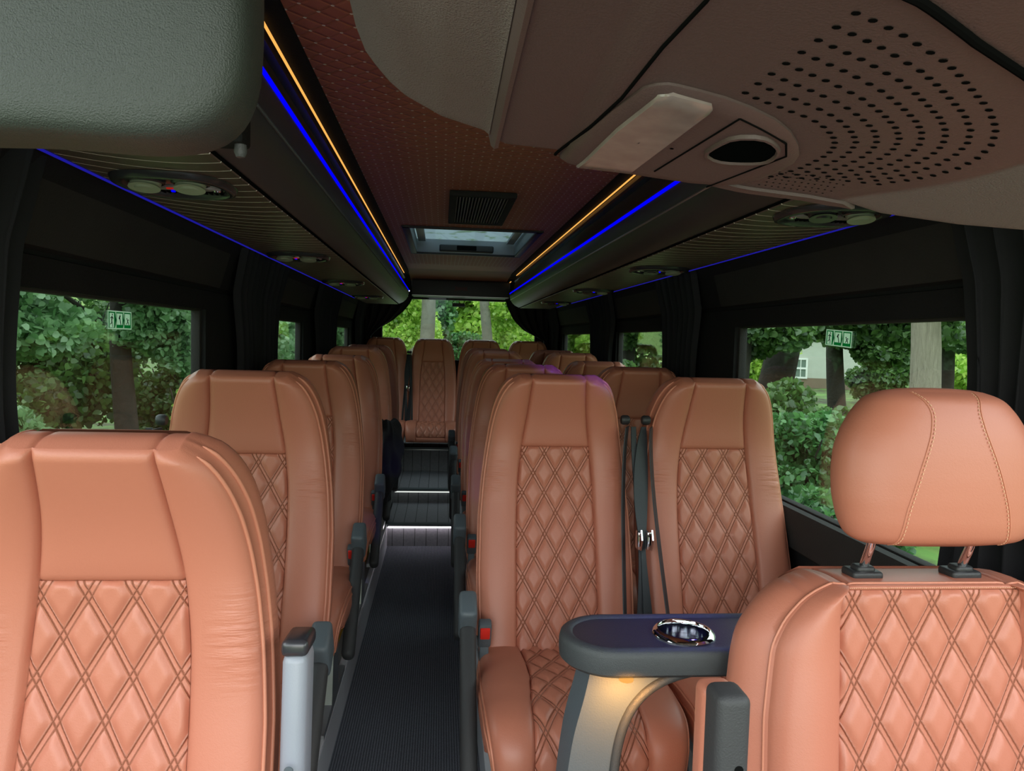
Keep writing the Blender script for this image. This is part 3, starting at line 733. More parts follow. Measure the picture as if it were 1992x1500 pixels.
hbo = hb.build('hatch_handle', BLACKP, h); MB().box((0, yb - .036, .022), (.13, .006, .03), .002, 1).build('handle_slot', CONSD, hbo)
for sx in (-1, 1): MB().box((sx * (hx - .05), .1, .08), (.05, .9, .02), .004, 2).build('lid_rib', GREYH, h)
# air grille
v = empty('ceiling_air_grille', (.152, 3.305, ZC_ - .006), 0, 'black slatted air grille in the ceiling just in front of the roof hatch', 'air grille')
f = MB(); gx, gy = .118, .345
for sy in (-1, 1): f.box((0, sy * gy, -.006), (2 * gx + .03, .03, .022), .005, 2)
for sx in (-1, 1): f.box((sx * gx, 0, -.006), (.03, 2 * gy, .022), .005, 2)
f.build('grille_frame', FELT2, v); MB().box((0, 0, .003), (2 * gx, 2 * gy, .002)).build('grille_backing', CONSD, v)
f = MB()
for i in range(17): f.box((-gx + .016 + i * (2 * gx - .032) / 16, 0, -.006), (.006, 2 * gy - .02, .012), .001, 1)
f.build('slat', newmat('slat_grey', (.13, .12, .11, 1), .6), v)

# ------------------------------------------------------------------ luggage racks with lights and service units
def rack(s):
    nm = 'left' if s < 0 else 'right'
    ya, yb = 1.24 if s < 0 else 1.0, 6.6
    r = empty('luggage_rack', (XM, ya, 0), 0, f'black overhead luggage rack along the {nm} side with blue and amber light lines', 'luggage rack', 'overhead luggage racks')
    L = yb - ya
    X = lambda h: s * h
    sec = [(.50, 1.975), (.505, 1.95), (.485, 1.90), (.475, 1.855), (.452, 1.842), (.446, 1.825), (.444, 1.81), (.446, 1.79), (.452, 1.768), (.468, 1.740), (.492, 1.718), (.525, 1.702), (.535, 1.7), (.825, 1.70), (.835, 1.72), (.835, 1.975)]
    MB().prism([(X(a), b) for a, b in sec], 0, L).build('rack_body', RACKM, r, angle=50)
    MB().prism([(X(a), b) for a, b in [(.478, 1.928), (.50, 1.918), (.50, 1.930), (.478, 1.940)]], 0, L).build('inner_ledge', ANTH, r)
    MB().box((X(.4445), L / 2, 1.8215), (.004, L, .011), .001, 1).build('blue_light_line', BLUE, r)
    MB().box((X(.4515), L / 2, 1.7655), (.005, L, .005), .001, 1).build('silver_trim', METAL if s > 0 else GREYP, r)
    MB().box((X(.8235), L / 2 - (.5 if s < 0 else 0), 1.698), (.005, L - .6, .003)).build('lower_light_line', BLUED, r)
    us = newmat('grooved_brown_panel_' + nm, (.05, .034, .029, 1), .38); g = G(us); c = g.coord(); q = g.node('ShaderNodeSeparateXYZ'); g.l.new(c, q.inputs[0])
    xx = g.math('SUBTRACT', q.outputs['X'], X(.62)); xx = g.math('MULTIPLY', g.math('MULTIPLY', xx, xx), 2.6)
    ph = g.math('DIVIDE', g.math('ADD', q.outputs['Y'], xx), .062); fr_ = g.math('ABSOLUTE', g.math('SUBTRACT', g.math('FRACT', ph), .5))
    li = g.math('GREATER_THAN', fr_, .465)
    g.l.new(g.bump(li, .004, .9), g.p.inputs['Normal']); g.l.new(g.mix(li, g.mix(g.noise(c, 30, 3), (.085, .056, .048, 1), (.115, .078, .066, 1)), (.90, .82, .78, 1)), g.p.inputs['Base Color'])
    MB().box((X(.672), L / 2, 1.6975), (.272, L - .04, .006), .002, 1).build('underside_panel', us, r)
    MB().box((X(.533), L / 2, 1.6985), (.006, L, .004)).build('panel_gap', CONSD, r)
    if s < 0: MB().lathe([(0, -.004), (.006, -.004), (.006, .0)], (X(.442), L - .02, 1.815), 12, 'y').build('end_lamp', emit('end_lamp_white', (.7, .75, 1, 1), 3.), r)
    for i, y in enumerate((1.55, 2.83, 4.08, 5.42)):
        unit(r, X(.682), y - ya, 1.694, s, i)
    return r
def sell(a, b, n, e=2.6):
    out = []
    for k in range(n):
        t = 2 * PI * k / n; c_, s_ = math.cos(t), math.sin(t)
        out.append((a * math.copysign(abs(c_) ** (2 / e), c_), b * math.copysign(abs(s_) ** (2 / e), s_)))
    return out
LILAC = newmat('satin_lilac_metal', srgb(190, 175, 185), .3, .5)
NOZ = grained('nozzle_grey', srgb(150, 158, 138), .42, 300, .0004, .05)
def unit(r, x, y, z, s, i):
    n = 40
    lvls = [(.112, .118, 0), (.108, .114, -.010), (.098, .104, -.013), (.090, .096, -.008), (.087, .093, -.002)]
    P = np.array([[(x + a, y + b, z + zz) for a, b in sell(A_, B_, n)] for A_, B_, zz in lvls])
    m = MB(); m.grid(P, wrap=True); u = m.build('service_unit', ANTH, r, angle=60)
    MB().add([(x + a, y + b, z - .003) for a, b in sell(.088, .094, n)], [tuple(range(n))]).build('unit_plate', ANTH, u)
    # satin plate across the middle
    MB().prism([(x + a, y + b) for a, b in [(-.080, .022), (-.05, -.004), (-.02, .006), (.02, -.004), (.05, .006), (.080, .022), (.05, .034), (-.05, .034)]], z - .007, z - .003, axes='xy').build('button_plate', LILAC, u)
    for k, dx in enumerate((-.042, .042)):
        q = MB(); q.lathe([(.036, .0), (.036, -.006), (.032, -.008), (.030, -.004)], (x + dx, y - .042, z - .002), 24)
        q.build('nozzle_ring', ANTH, u)
        q = MB(); Rr = .029
        q.lathe([(Rr * math.sin(a), -Rr * math.cos(a) * .8) for a in np.linspace(.75, PI / 2, 8)] + [(0, 0)], (x + dx, y - .040, z - .003), 28)
        q.lathe([(0, -.006), (Rr * .66, -.006)], (x + dx, y - .040, z - .013), 28)
        qo = q.build('air_nozzle', NOZ if (s < 0 or k == 1) else ANTH, u)
        a_ = .6
        f_ = MB().add([(x + dx + (Rr * 1.02) * math.cos(t), y - .048 + (Rr * .80) * math.sin(t), z - .020 - .006 * math.sin(t)) for t in np.linspace(0, 2 * PI, 25)[:-1]], [tuple(range(24))])
        f_.add([(x + dx + (Rr * .98) * math.cos(t), y - .048 + (Rr * .80) * math.sin(t), z - .017 - .006 * math.sin(t)) for t in np.linspace(0, 2 * PI, 25)[:-1]], [tuple(range(24))]).build('nozzle_flap', NOZ if (s < 0 or k == 1) else ANTH, u)
    q = MB()
    for k in range(12): q.box((x - .045 + k * .0105, y + .055, z - .005), (.0035, .030, .004))
    q.build('speaker_slots', CONSD, u)
    for dx in (-.070, .070): MB().lathe([(0, -.004), (.007, -.003), (.009, 0)], (x + dx, y + .030, z - .006), 16).build('reading_lamp', CHROME, u)
    MB().box((x - .012, y + .008, z - .0085), (.018, .006, .003), .001, 1).build('call_button', REDL, u)
    MB().box((x + .012, y + .034, z - .0085), (.012, .008, .003), .001, 1).box((x - .018, y + .038, z - .0085), (.008, .007, .003), .001, 1).build('blue_indicator', BLUE, u)
rack(-1); rack(1)
for i, (x, y, pw) in enumerate([(.60, 1.62, 26), (.60, 2.45, 20), (.60, 3.25, 5)]):
    l = bpy.data.lights.new('blue_unit_lamp', 'SPOT'); l.energy = pw; l.color = (.14, .05, 1); l.spot_size = .30; l.spot_blend = 1; l.shadow_soft_size = .015
    o = bpy.data.objects.new('blue_unit_lamp', l); COL.objects.link(o); o.location = (x + .17, y, 1.67)
    d = Vector((x - .14, y + .49, 1.33)) - o.location; o.rotation_euler = d.to_track_quat('-Z', 'Y').to_euler()
l = bpy.data.lights.new('blue_table_lamp', 'SPOT'); l.energy = 14; l.color = (.10, .05, 1); l.spot_size = .42; l.spot_blend = 1; l.shadow_soft_size = .02
o = bpy.data.objects.new('blue_table_lamp', l); COL.objects.link(o); o.location = (.72, 1.52, 1.67); d = Vector((.42, 1.26, .9)) - o.location; o.rotation_euler = d.to_track_quat('-Z', 'Y').to_euler()
# amber lines on the ceiling border
for s, lab in ((-1, 'thin amber light line along the ceiling on the left'), (1, 'thin amber light line along the ceiling on the right')):
    m = MB().box((XM + s * .4905, 4.02 if s < 0 else 3.9, 1.9745), (.0045, 5.2, .004)).build('led_strip', AMBER); tag(m, lab, 'light strip', 'amber ceiling light lines')
m = MB().box((XM + .478, 7.0, 1.95), (.006, .26, .004)).build('led_strip', AMBER); tag(m, 'short stub of amber light beside the rear header box', 'light strip')

# ------------------------------------------------------------------ cab roof console and storage bin
KX = [-.09, -.079, -.068, -.055, -.04, -.004, .037, .047, .06, .112, .125, .186, .268, .304, .37, .415, .45, .537, .621, .75]
KZ = [1.70, 1.673, 1.659, 1.645, 1.633, 1.615, 1.604, 1.596, 1.592, 1.589, 1.583, 1.577, 1.568, 1.562, 1.557, 1.551, 1.542, 1.534, 1.531, 1.53]
def ksurf(x, y): return np.interp(x, KX, KZ) + .06 * (.75 - y)
cn = empty('cab_roof_console', (.3, .6, 1.6), 0, 'large roof console over the cab with lamp lens, pull slot and perforated speaker grille', 'roof console')
def kmesh(xs, name, matf, mats):
    xs = np.array(xs); m = MB(); ys = [.05] + list(np.linspace(.1, .735, 60))
    P = []
    for y in ys: P.append([(x, y, ksurf(x, y)) for x in xs])
    for a in np.linspace(0, PI / 2, 7)[1:]: P.append([(x, .735 + .015 * math.sin(a), ksurf(x, .735) + .015 * (1 - math.cos(a))) for x in xs])
    P.append([(x, .752, 2.0) for x in xs])
    P = np.array(P); P[:, :, 0] -= .3; P[:, :, 1] -= .6; P[:, :, 2] -= 1.6
    m.grid(P)
    if matf is not None:
        for i in range(len(m.mi)):
            cx_, cy_, _ = np.mean([m.v[j] for j in m.f[i]], axis=0); m.mi[i] = matf(cx_ + .3, cy_ + .6)
    # leave material grouping in one object
    return m.build(name, mats, cn, angle=50, fixn=False)
xs1 = [-.0935] + [np.interp(t, [0, 1], [-.0925, .042]) for t in np.linspace(0, 1, 30)]
# extra rise at far left so that the lobe closes upwards
KX.insert(0, -.093); KZ.insert(0, 2.0)
kmesh(xs1, 'headliner_lobe', None, HEADL)
fabx = lambda x, y: 1 if y > np.interp(x, [.40, .4159, .441, .4539, .75], [.80, .7091, .633, .5531, .48]) else 0
xs2 = sorted(list(np.linspace(.052, .90, 120)) + [.112, .125])
CH_ = newmat('console_plastic_and_fabric', srgb(88, 71, 69), .5); g = G(CH_); c = g.coord(); q = g.node('ShaderNodeSeparateXYZ'); g.l.new(c, q.inputs[0])
yk = g.math('MAXIMUM', g.math('ADD', q.outputs['Y'], .1), 0.0); gx_ = g.math('SUBTRACT', .16, g.math('MULTIPLY', g.math('MULTIPLY', yk, yk), 1.15))
mk_f = g.math('MULTIPLY', g.math('SUBTRACT', q.outputs['X'], gx_), 120., clamp=True)
g.l.new(g.mix(mk_f, srgb(88, 71, 69), srgb(118, 106, 103)), g.p.inputs['Base Color']); g.l.new(g.math('MULTIPLY_ADD', mk_f, .35, .5), g.p.inputs['Roughness'])
nf = g.noise(c, 620, 3); np_ = g.noise(c, 500, 2); hh = g.math('ADD', g.math('MULTIPLY', nf, mk_f), g.math('MULTIPLY', np_, .25)); hh = g.math('SUBTRACT', hh, g.math('MULTIPLY', mk_f, .6)); g.l.new(g.bump(hh, .0022, .8), g.p.inputs['Normal'])
kmesh(xs2, 'console_shell', None, [CH_])
rd = [(.042, 1.604), (.0445, 1.594), (.048, 1.5905), (.052, 1.592)]
m = MB(); P = [[(x - .3, y - .6, z + .06 * (.75 - y) - 1.6) for x, z in rd] for y in np.linspace(.05, .75, 20)]; m.grid(P); m.build('seam_ridge', CONS, cn)
def local(pts, dz): return [(x - .3, y - .6, float(ksurf(x, y)) + dz - 1.6) for x, y in pts]
def dens(pts, step=.006, closed=True):
    P = list(pts) + ([pts[0]] if closed else []); out = []
    for a, b in zip(P[:-1], P[1:]):
        n = max(1, int(math.hypot(b[0] - a[0], b[1] - a[1]) / step))
        for k in range(n): out.append((a[0] + (b[0] - a[0]) * k / n, a[1] + (b[1] - a[1]) * k / n))
    if not closed: out.append(P[-1])
    return out
def rnd(pts, it=2):
    for _ in range(it):
        q = []
        for a, b in zip(pts, pts[1:] + pts[:1]):
            q.append((a[0] * .75 + b[0] * .25, a[1] * .75 + b[1] * .25)); q.append((a[0] * .25 + b[0] * .75, a[1] * .25 + b[1] * .75))
        pts = q
    return pts
def plate(pts, h, name, mat, par, bev=.002):
    pts = dens(pts, .012); c = np.mean(np.array(pts), axis=0); A = np.array(pts); m = MB(); rs = []
    for k, (sc, dz) in enumerate([(1.0, .003), (1.0, -h + bev), (1 - bev / .05, -h)] + [(f, -h) for f in (.8, .6, .4, .2, .02)]):
        B_ = c + (A - c) * sc; rs.append(local([tuple(p) for p in B_], dz))
    m.grid(np.array(rs), wrap=True); return m.build(name, mat, par, angle=50)
module = [(.1087, .7516), (.1422, .5578), (.1568, .5406), (.1724, .5409), (.2193, .5499), (.2684, .5759), (.3022, .6166), (.3125, .6561), (.3003, .7175), (.2749, .7474), (.187, .7522), (.1317, .7512)]
mod = plate(rnd(module, 1), .006, 'lamp_module', CONS, cn, .004)
lens = [(.1564, .552), (.1663, .5461), (.1982, .5523), (.2018, .5587), (.1833, .7381), (.1303, .744), (.1336, .7243), (.1435, .628)]
lensm = newmat('cloudy_lens', (.62, .50, .46, 1), .18, 0, .6); g = G(lensm); lc = g.noise(g.coord(), 40, 3)
g.l.new(g.mix(lc, (.16, .12, .115, 1), (.34, .28, .26, 1)), g.p.inputs['Base Color'])
plate(lens, .009, 'lamp_lens', lensm, cn)
slot = rnd([(.2305, .65), (.2328, .6255), (.238, .605), (.2562, .5961), (.2712, .6045), (.2807, .6179), (.2821, .6378), (.2774, .6485), (.2604, .6593), (.2444, .6617)], 1)
m = MB(); A_ = np.array(slot); c_ = A_.mean(0)
Rg = [local([tuple(p) for p in c_ + (A_ - c_) * f], dz) for f, dz in ((1.16, -.005), (1.13, -.009), (1.05, -.0095), (1.0, -.007))]
m.grid(np.array(Rg), wrap=True); rim_ = m.build('slot_rim', CONS, cn)
MB().add(local(slot, -.0075), [tuple(range(len(slot)))]).build('pull_slot', newmat('slot_black', (.003, .004, .004, 1), .9, 0, .0), rim_)
for pts, rr2 in (([(.1097, .7512), (.136, .5804), (.1413, .4902), (.1483, .4287), (.15, .30)], .0016), ([(.2045, .7225), (.2267, .5675)], .0009), ([(.2656, .7446), (.2919, .6238), (.2797, .5989), (.2488, .5795), (.2267, .5675)], .0009)):
    dz = -.0062 if rr2 < .0012 else -.0002
    MB().tube(local(dens(pts, .01, False), dz), rr2, 6).build('panel_seam', CONSD, cn)
MB().tube(local(dens([(.20, .375), (.2545, .3916), (.2962, .4107), (.3589, .4423), (.45, .49)], .01, False), -.0005), .0032, 8).build('cover_gap', CONSD, cn)
outer = [(.231, .4142), (.2489, .4196), (.2681, .4268), (.2877, .4348), (.307, .4429), (.3291, .4586), (.3556, .479), (.3794, .4971), (.4034, .5205), (.4195, .5445), (.4277, .5686), (.4309, .5935), (.4271, .6206), (.4197, .6453), (.4059, .6708)]
inner = [(.2174, .536), (.2327, .5439), (.2466, .5478), (.2616, .5535), (.276, .5574), (.2892, .5625), (.3016, .5719), (.3121, .5831), (.3214, .5974), (.3257, .6133), (.3271, .6286), (.3258, .6441), (.3245, .6604), (.3183, .678), (.3112, .6951)]
m = MB(); O_, I_ = np.array(outer), np.array(inner)
def arcpts(A, n):
    s_ = np.concatenate([[0], np.cumsum(np.linalg.norm(np.diff(A, axis=0), axis=1))]); q = np.linspace(0, s_[-1], n)
    return np.stack([np.interp(q, s_, A[:, k]) for k in (0, 1)], -1)
for i in range(8):
    A = I_ + (O_ - I_) * i / 7; n = int(20 + i * 1.4)
    for x, y in arcpts(A, n):
        m.add(local([(x + .0029 * math.cos(t), y + .0024 * math.sin(t)) for t in np.linspace(0, 2 * PI, 9)[:-1]], -.0004), [tuple(range(8))])
for i in range(5):      # finer continuation towards the rear edge
    for k in range(30):
        x = .205 + .2 * k / 30 + .003 * (i % 2); y = .735 - .011 * i + .0
        if x > .33 and True: m.add(local([(x - .02 + .0012 * math.cos(t), y - .012 + .0012 * math.sin(t)) for t in np.linspace(0, 2 * PI, 7)[:-1]], -.0004), [tuple(range(6))])
m.build('speaker_grille', CONSD, cn)
plate([(.27, .735), (.36, .7360), (.41, .735), (.425, .744), (.40, .749), (.27, .749)], .003, 'edge_cover', CONS, cn)
# bin on the left
bn = empty('overhead_storage_bin', (-.3, .5, 1.52), 0, 'grey-green padded storage bin with rounded corner hanging at the upper left', 'storage bin')
edge = [(-.60, 1.505), (-.40, 1.516), (-.277, 1.521), (-.244, 1.5215), (-.207, 1.5185), (-.169, 1.520), (-.150, 1.525), (-.137, 1.535), (-.1295, 1.549), (-.1265, 1.565), (-.1255, 1.60), (-.1255, 1.80), (-.60, 1.80)]
ed = bez(edge[:11], 60); ed = [tuple(p) for p in ed] + [(-.1255, 1.85), (-.60, 1.85)]
A_ = np.array(ed); c_ = np.array([-.36, 1.70]); m = MB(); rs = []
for f, y in ((.80, .485), (.90, .486), (.95, .488), (.98, .492), (.993, .498), (1.0, .508), (1.0, .53), (.99, .545)):
    B_ = c_ + (A_ - c_) * f; rs.append([(p[0] + .3, y - .5, p[1] - 1.52) for p in B_])
m.grid(np.array(rs), wrap=True); m.add(rs[0], [tuple(range(len(ed)))]); m.add(rs[-1], [tuple(range(len(ed)))]); m.build('bin_body', BINM, bn, angle=60)
MB().lathe([(0, -.006), (.003, -.0055), (.0045, -.002), (.004, .003), (0, .004)], (.158, .04, .008), 16).build('bin_latch', FOAM, bn)
# end cap post between the bin and the rack
o = MB().box((-.352, 1.205, 1.84), (.09, .05, .30), .006, 2).box((-.60, 1.205, 1.85), (.52, .03, .29)).build('trim_8', FELT); st(o, 'black panel closing the front end of the left rack')

# ------------------------------------------------------------------ curtains
def curtain(s, ya, yb, z0, z1, nf, lab, tie=None, amp=.018, off=.032):
    X = (XL if s < 0 else XR); nu, nz_ = nf * 12, 30; P = []
    for i in range(nz_ + 1):
        z = z0 + (z1 - z0) * i / nz_; row = []
        pin = 1 - .22 * math.exp(-((z - (z0 + .35)) / .22) ** 2)
        lean = 0 if z < 1.54 else (z - 1.54) * .22
        for j in range(nu + 1):
            u = j / nu; yc = (ya + yb) / 2; y = yc + (u - .5) * (yb - ya) * pin
            a = amp * (math.sin(u * nf * 2 * PI) + .35 * math.sin(u * nf * 4.3 * PI + 1.3 + z * 2))
            y += .010 * math.sin(u * nf * 2 * PI + PI / 2) + .006 * math.sin(z * 5 + u * 4)
            row.append((X - s * (off + lean + a * .8), y, z))
        P.append(row)
    m = MB(); m.grid(np.array(P)); m.grid(np.array(P) + np.array([s * .002, 0, 0]), flip=True)
    o = m.build('curtain', CURT, angle=180, fixn=False); tag(o, lab, 'curtain', 'black window curtains'); return o
curtain(-1, 1.00, 1.38, .95, 1.70, 5, 'black curtain at the far left edge of the photo, before the first left window')
curtain(-1, 2.66, 3.46, .95, 1.70, 9, 'black curtain between the first and second left windows')
curtain(-1, 4.33, 5.30, .95, 1.70, 9, 'black curtain between the second and third left windows')
curtain(-1, 6.36, 6.95, .95, 1.70, 6, 'black curtain in the rear left corner beside the last left window')
curtain(1, 1.00, 1.40, .95, 1.70, 6, 'black curtain at the far right edge of the photo behind the driver headrest')
curtain(1, 2.86, 3.44, .95, 1.70, 7, 'black curtain between the first and second right windows')
curtain(1, 4.33, 5.15, .95, 1.70, 7, 'black curtain between the second and third right windows')
curtain(1, 6.50, 7.0, .95, 1.70, 6, 'black curtain in the rear right corner beside the last right window')
# rear curtains, drawn back in a swag
def swag(pts, xo, lab):
    """pts: inner edge curve (x,z) from the rod to the tie; xo: outer x"""
    P_ = bez(pts, 24); m = MB(); G_ = []
    for i, (x, z) in enumerate(P_):
        row = []
        for j in range(49):
            u = j / 48; row.append((x + (xo - x) * u, 7.12 + .018 * math.sin(u * 9 * PI + i * .05), z - .02 * math.sin(u * PI) * (i / 24)))
        G_.append(row)
    for k in range(1, 10):
        z = P_[-1][1] - .06 * k; G_.append([(P_[-1][0] + (xo - P_[-1][0]) * (j / 48), 7.12 + .015 * math.sin(j / 48 * 9 * PI), z) for j in range(49)])
    m.grid(np.array(G_)); m.grid(np.array(G_) + np.array([0, .003, 0]), flip=True)
    o = m.build('curtain', CURT, angle=180, fixn=False); tag(o, lab, 'curtain', 'rear window curtains')
swag([(-.275, 1.80), (-.30, 1.74), (-.36, 1.66), (-.46, 1.57), (-.60, 1.48), (-.66, 1.42)], -.72, 'black curtain swept back at the left of the rear window')
swag([(.60, 1.80), (.625, 1.72), (.68, 1.61), (.78, 1.51), (.90, 1.45), (.98, 1.42)], 1.02, 'black curtain swept back at the right of the rear window')

# ------------------------------------------------------------------ exit stickers
def film(name, col):
    m = newmat(name, col, .5); g = G(m); t = g.node('ShaderNodeBsdfTranslucent'); t.inputs[0].default_value = col; x = g.node('ShaderNodeMixShader'); x.inputs[0].default_value = .6
    g.l.new(g.p.outputs[0], x.inputs[1]); g.l.new(t.outputs[0], x.inputs[2]); g.l.new(x.outputs[0], g.n['Material Output'].inputs[0]); return m
SG = film('sticker_green', srgb(30, 170, 110)); SW = film('sticker_white', srgb(224, 240, 226)); SD = film('sticker_dark', srgb(20, 70, 50))
def sticker(X, yc, zc, d, s, lab, rot):
    """d: +1 when the reader's right is +Y. local plane: u to the right, v up"""
    r = empty('exit_sticker', (X, yc, zc), 0, lab, 'sign', 'green escape-route stickers on the windows'); r.rotation_euler = (rot, 0, 0)
    def mk_(polys, name, mat, lay):
        m = MB()
        for p in polys: m.prism([(d * u, v) for u, v in p], -s * lay * .0004, -s * (lay * .0004 + .0004), axes='yz')
        return m.build(name, mat, r, smooth=False)
    rc = lambda a, b, c_, e: [(a, b), (c_, b), (c_, e), (a, e)]
    w, h = .068, .0225
    def ringr(a, b, c_, e, A, B, C_, E_): return [rc(a, b, c_, B), rc(a, E_, c_, e), rc(a, B, A, E_), rc(C_, B, c_, E_)]
    gx = [(-w + .004, -.0275), (-.0215, .0175), (.0235, w - .004)]; y0, y1 = -h + .003, h - .003
    mk_([rc(-w, -h, w, y0), rc(-w, y1, w, h), rc(-w, y0, gx[0][0], y1), rc(gx[0][1], y0, gx[1][0], y1), rc(gx[1][1], y0, gx[2][0], y1), rc(gx[2][1], y0, w, y1)], 'backing', SW, 0)
    wf3 = [(-w + .009, -h + .004, -.034, h - .006), (-.0185, -h + .011, .0135, h - .006), (.028, -h + .011, w - .009, h - .006)]
    gp = []
    for (a, c_), (A, B, C_, E_) in zip(gx, wf3): gp += ringr(a, y0, c_, y1, A, B, C_, E_)
    mk_(gp, 'green_panels', SG, 0)
    mk_([[(-.0275, h - .006), (-.022, 0), (-.0275, -h + .006)], [(.0175, h - .006), (.0225, 0), (.0175, -h + .006)]], 'arrow_heads', SG, 1)
    mk_([rc(*q) for q in wf3], 'white_fields', SW, 0)
    def bar(a, b, t):
        dx, dy = b[0] - a[0], b[1] - a[1]; L = math.hypot(dx, dy); nx, ny = -dy / L * t / 2, dx / L * t / 2
        return [(a[0] + nx, a[1] + ny), (b[0] + nx, b[1] + ny), (b[0] - nx, b[1] - ny), (a[0] - nx, a[1] - ny)]
    def disc(cx_, cy_, r_): return [(cx_ + r_ * math.cos(t), cy_ + r_ * math.sin(t)) for t in np.linspace(0, 2 * PI, 11)[:-1]]
    o = -.0465
    fig = [disc(o + .003, .0125, .0022), bar((o + .001, .009), (o - .001, -.003), .0042), bar((o - .001, .007), (o - .008, .004), .002), bar((o + .002, .007), (o + .008, .003), .002), bar((o, -.003), (o - .004, -.0095), .0024), bar((o - .004, -.0095), (o - .009, -.0105), .002), bar((o, -.003), (o + .004, -.010), .0024), bar((o + .004, -.010), (o + .0045, -.017), .002)]
    o = -.0025
    fig += [bar((o + .007, -.011), (o, .006), .003), bar((o - .004, .003), (o + .003, .0115), .0045)]
    o = .0435
    fig += [disc(o - .004, .004, .0022), bar((o - .002, .001), (o + .003, -.004), .0036), bar((o + .001, .002), (o + .008, .001), .002), bar((o + .001, -.003), (o - .006, -.0095), .0022), bar((o + .003, -.004), (o + .007, -.0105), .0024)]
    mk_(fig, 'figures', SD, 1)
sticker(XL - .036, 1.93, 1.425, 1, -1, 'green and white three-picture escape sticker on the first left window', -.0)
sticker(XR + .036, 1.965, 1.433, -1, 1, 'green and white three-picture escape sticker on the first right window', .06)

# ------------------------------------------------------------------ black cloth over one armrest
nb = MB(); P = []
for i in range(26):
    v_ = i / 25; row = []
    for j in range(28):
        a = 2 * PI * j / 28; rx = .045 + .045 * math.sin(PI * min(1, v_ * 1.1)) ** .7; ry = .06 + .09 * math.sin(PI * min(1, v_ * .95)) ** .8
        k_ = 1 + .16 * math.sin(a * 5 + v_ * 7) + .10 * math.sin(a * 9 - v_ * 11)
        row.append((-.285 + rx * k_ * math.cos(a) - .02 * v_, 4.03 + ry * k_ * math.sin(a) + .05 * math.sin(v_ * 4), .95 - .42 * v_ + .015 * math.sin(a * 3)))
    P.append(row)
nb.grid(np.array(P), wrap=True); nb.add(P[0], [tuple(range(28))]); nb.add(P[-1], [tuple(range(28))])
o = nb.build('cloth_jacket', CURT, angle=180); tag(o, 'crumpled black jacket hanging over the armrest beside the left row, near the steps', 'jacket')

# ------------------------------------------------------------------ outside
def leafmat(name, a, b, tl=.45):
    m = bpy.data.materials.new(name); m.use_nodes = True; g = G(m); n = g.n; l = g.l; n.remove(g.p)
    ge = n.new('ShaderNodeNewGeometry'); r = n.new('ShaderNodeValToRGB'); l.new(ge.outputs['Random Per Island'], r.inputs[0])
    r.color_ramp.elements[0].color = a; r.color_ramp.elements[1].color = b
    d = n.new('ShaderNodeBsdfDiffuse'); t = n.new('ShaderNodeBsdfTranslucent'); gl = n.new('ShaderNodeBsdfGlossy'); gl.inputs['Roughness'].default_value = .45
    l.new(r.outputs[0], d.inputs[0]); l.new(r.outputs[0], t.inputs[0]); mx = n.new('ShaderNodeMixShader'); mx.inputs[0].default_value = tl
    l.new(d.outputs[0], mx.inputs[1]); l.new(t.outputs[0], mx.inputs[2]); m2 = n.new('ShaderNodeMixShader'); m2.inputs[0].default_value = .06
    l.new(mx.outputs[0], m2.inputs[1]); l.new(gl.outputs[0], m2.inputs[2]); l.new(m2.outputs[0], n['Material Output'].inputs[0]); return m
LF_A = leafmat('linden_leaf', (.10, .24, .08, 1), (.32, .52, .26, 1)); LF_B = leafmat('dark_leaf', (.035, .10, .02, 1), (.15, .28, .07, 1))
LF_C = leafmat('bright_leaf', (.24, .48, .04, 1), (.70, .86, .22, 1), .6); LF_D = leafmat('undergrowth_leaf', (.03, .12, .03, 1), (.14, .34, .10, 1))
BARK = grained('dark_bark', (.030, .024, .018, 1), .9, 14, .03, .4); BARKL = grained('pale_bark', (.36, .30, .22, 1), .9, 16, .03, .25)
m_ = BARKL; g = G(m_); c = g.coord(); mp = g.node('ShaderNodeMapping'); mp.inputs['Scale'].default_value = (26, 26, 3.2); g.l.new(c, mp.inputs['Vector'])
nq = g.noise(mp.outputs[0], 1, 5, .7); g.l.new(g.bump(nq, .06, 1.), g.p.inputs['Normal']); g.l.new(g.mix(nq, (.13, .10, .07, 1), (.60, .52, .40, 1)), g.p.inputs['Base Color'])
def leaves(P, size, mat, name, parent=None, flat=.0):
    P = np.asarray(P, float); n = len(P); up_ = RNG.normal(size=(n, 3)); up_[:, 2] = np.abs(up_[:, 2]) + flat; up_ /= np.linalg.norm(up_, axis=1)[:, None]
    a = RNG.normal(size=(n, 3)); a -= (a * up_).sum(1)[:, None] * up_; a /= np.linalg.norm(a, axis=1)[:, None]; b = np.cross(up_, a)
    sz = size * RNG.uniform(.6, 1.25, n)[:, None]
    shp = [(0, -.55, 0), (.42, -.38, .08), (.5, .05, .05), (.0, .7, -.08), (-.5, .05, .05), (-.42, -.38, .08)]
    V = np.stack([P + sz * (x * a + y * b + z * up_) for x, y, z in shp], 1).reshape(-1, 3)
    me = bpy.data.meshes.new(name); me.vertices.add(6 * n); me.vertices.foreach_set('co', V.ravel().astype(np.float32))
    me.loops.add(6 * n); me.loops.foreach_set('vertex_index', np.arange(6 * n, dtype=np.int32)); me.polygons.add(n)
    me.polygons.foreach_set('loop_start', np.arange(0, 6 * n, 6, dtype=np.int32)); me.polygons.foreach_set('loop_total', np.full(n, 6, dtype=np.int32)); me.update(calc_edges=True)
    me.materials.append(mat); o = bpy.data.objects.new(name, me); COL.objects.link(o)
    if parent: o.parent = parent
    return o
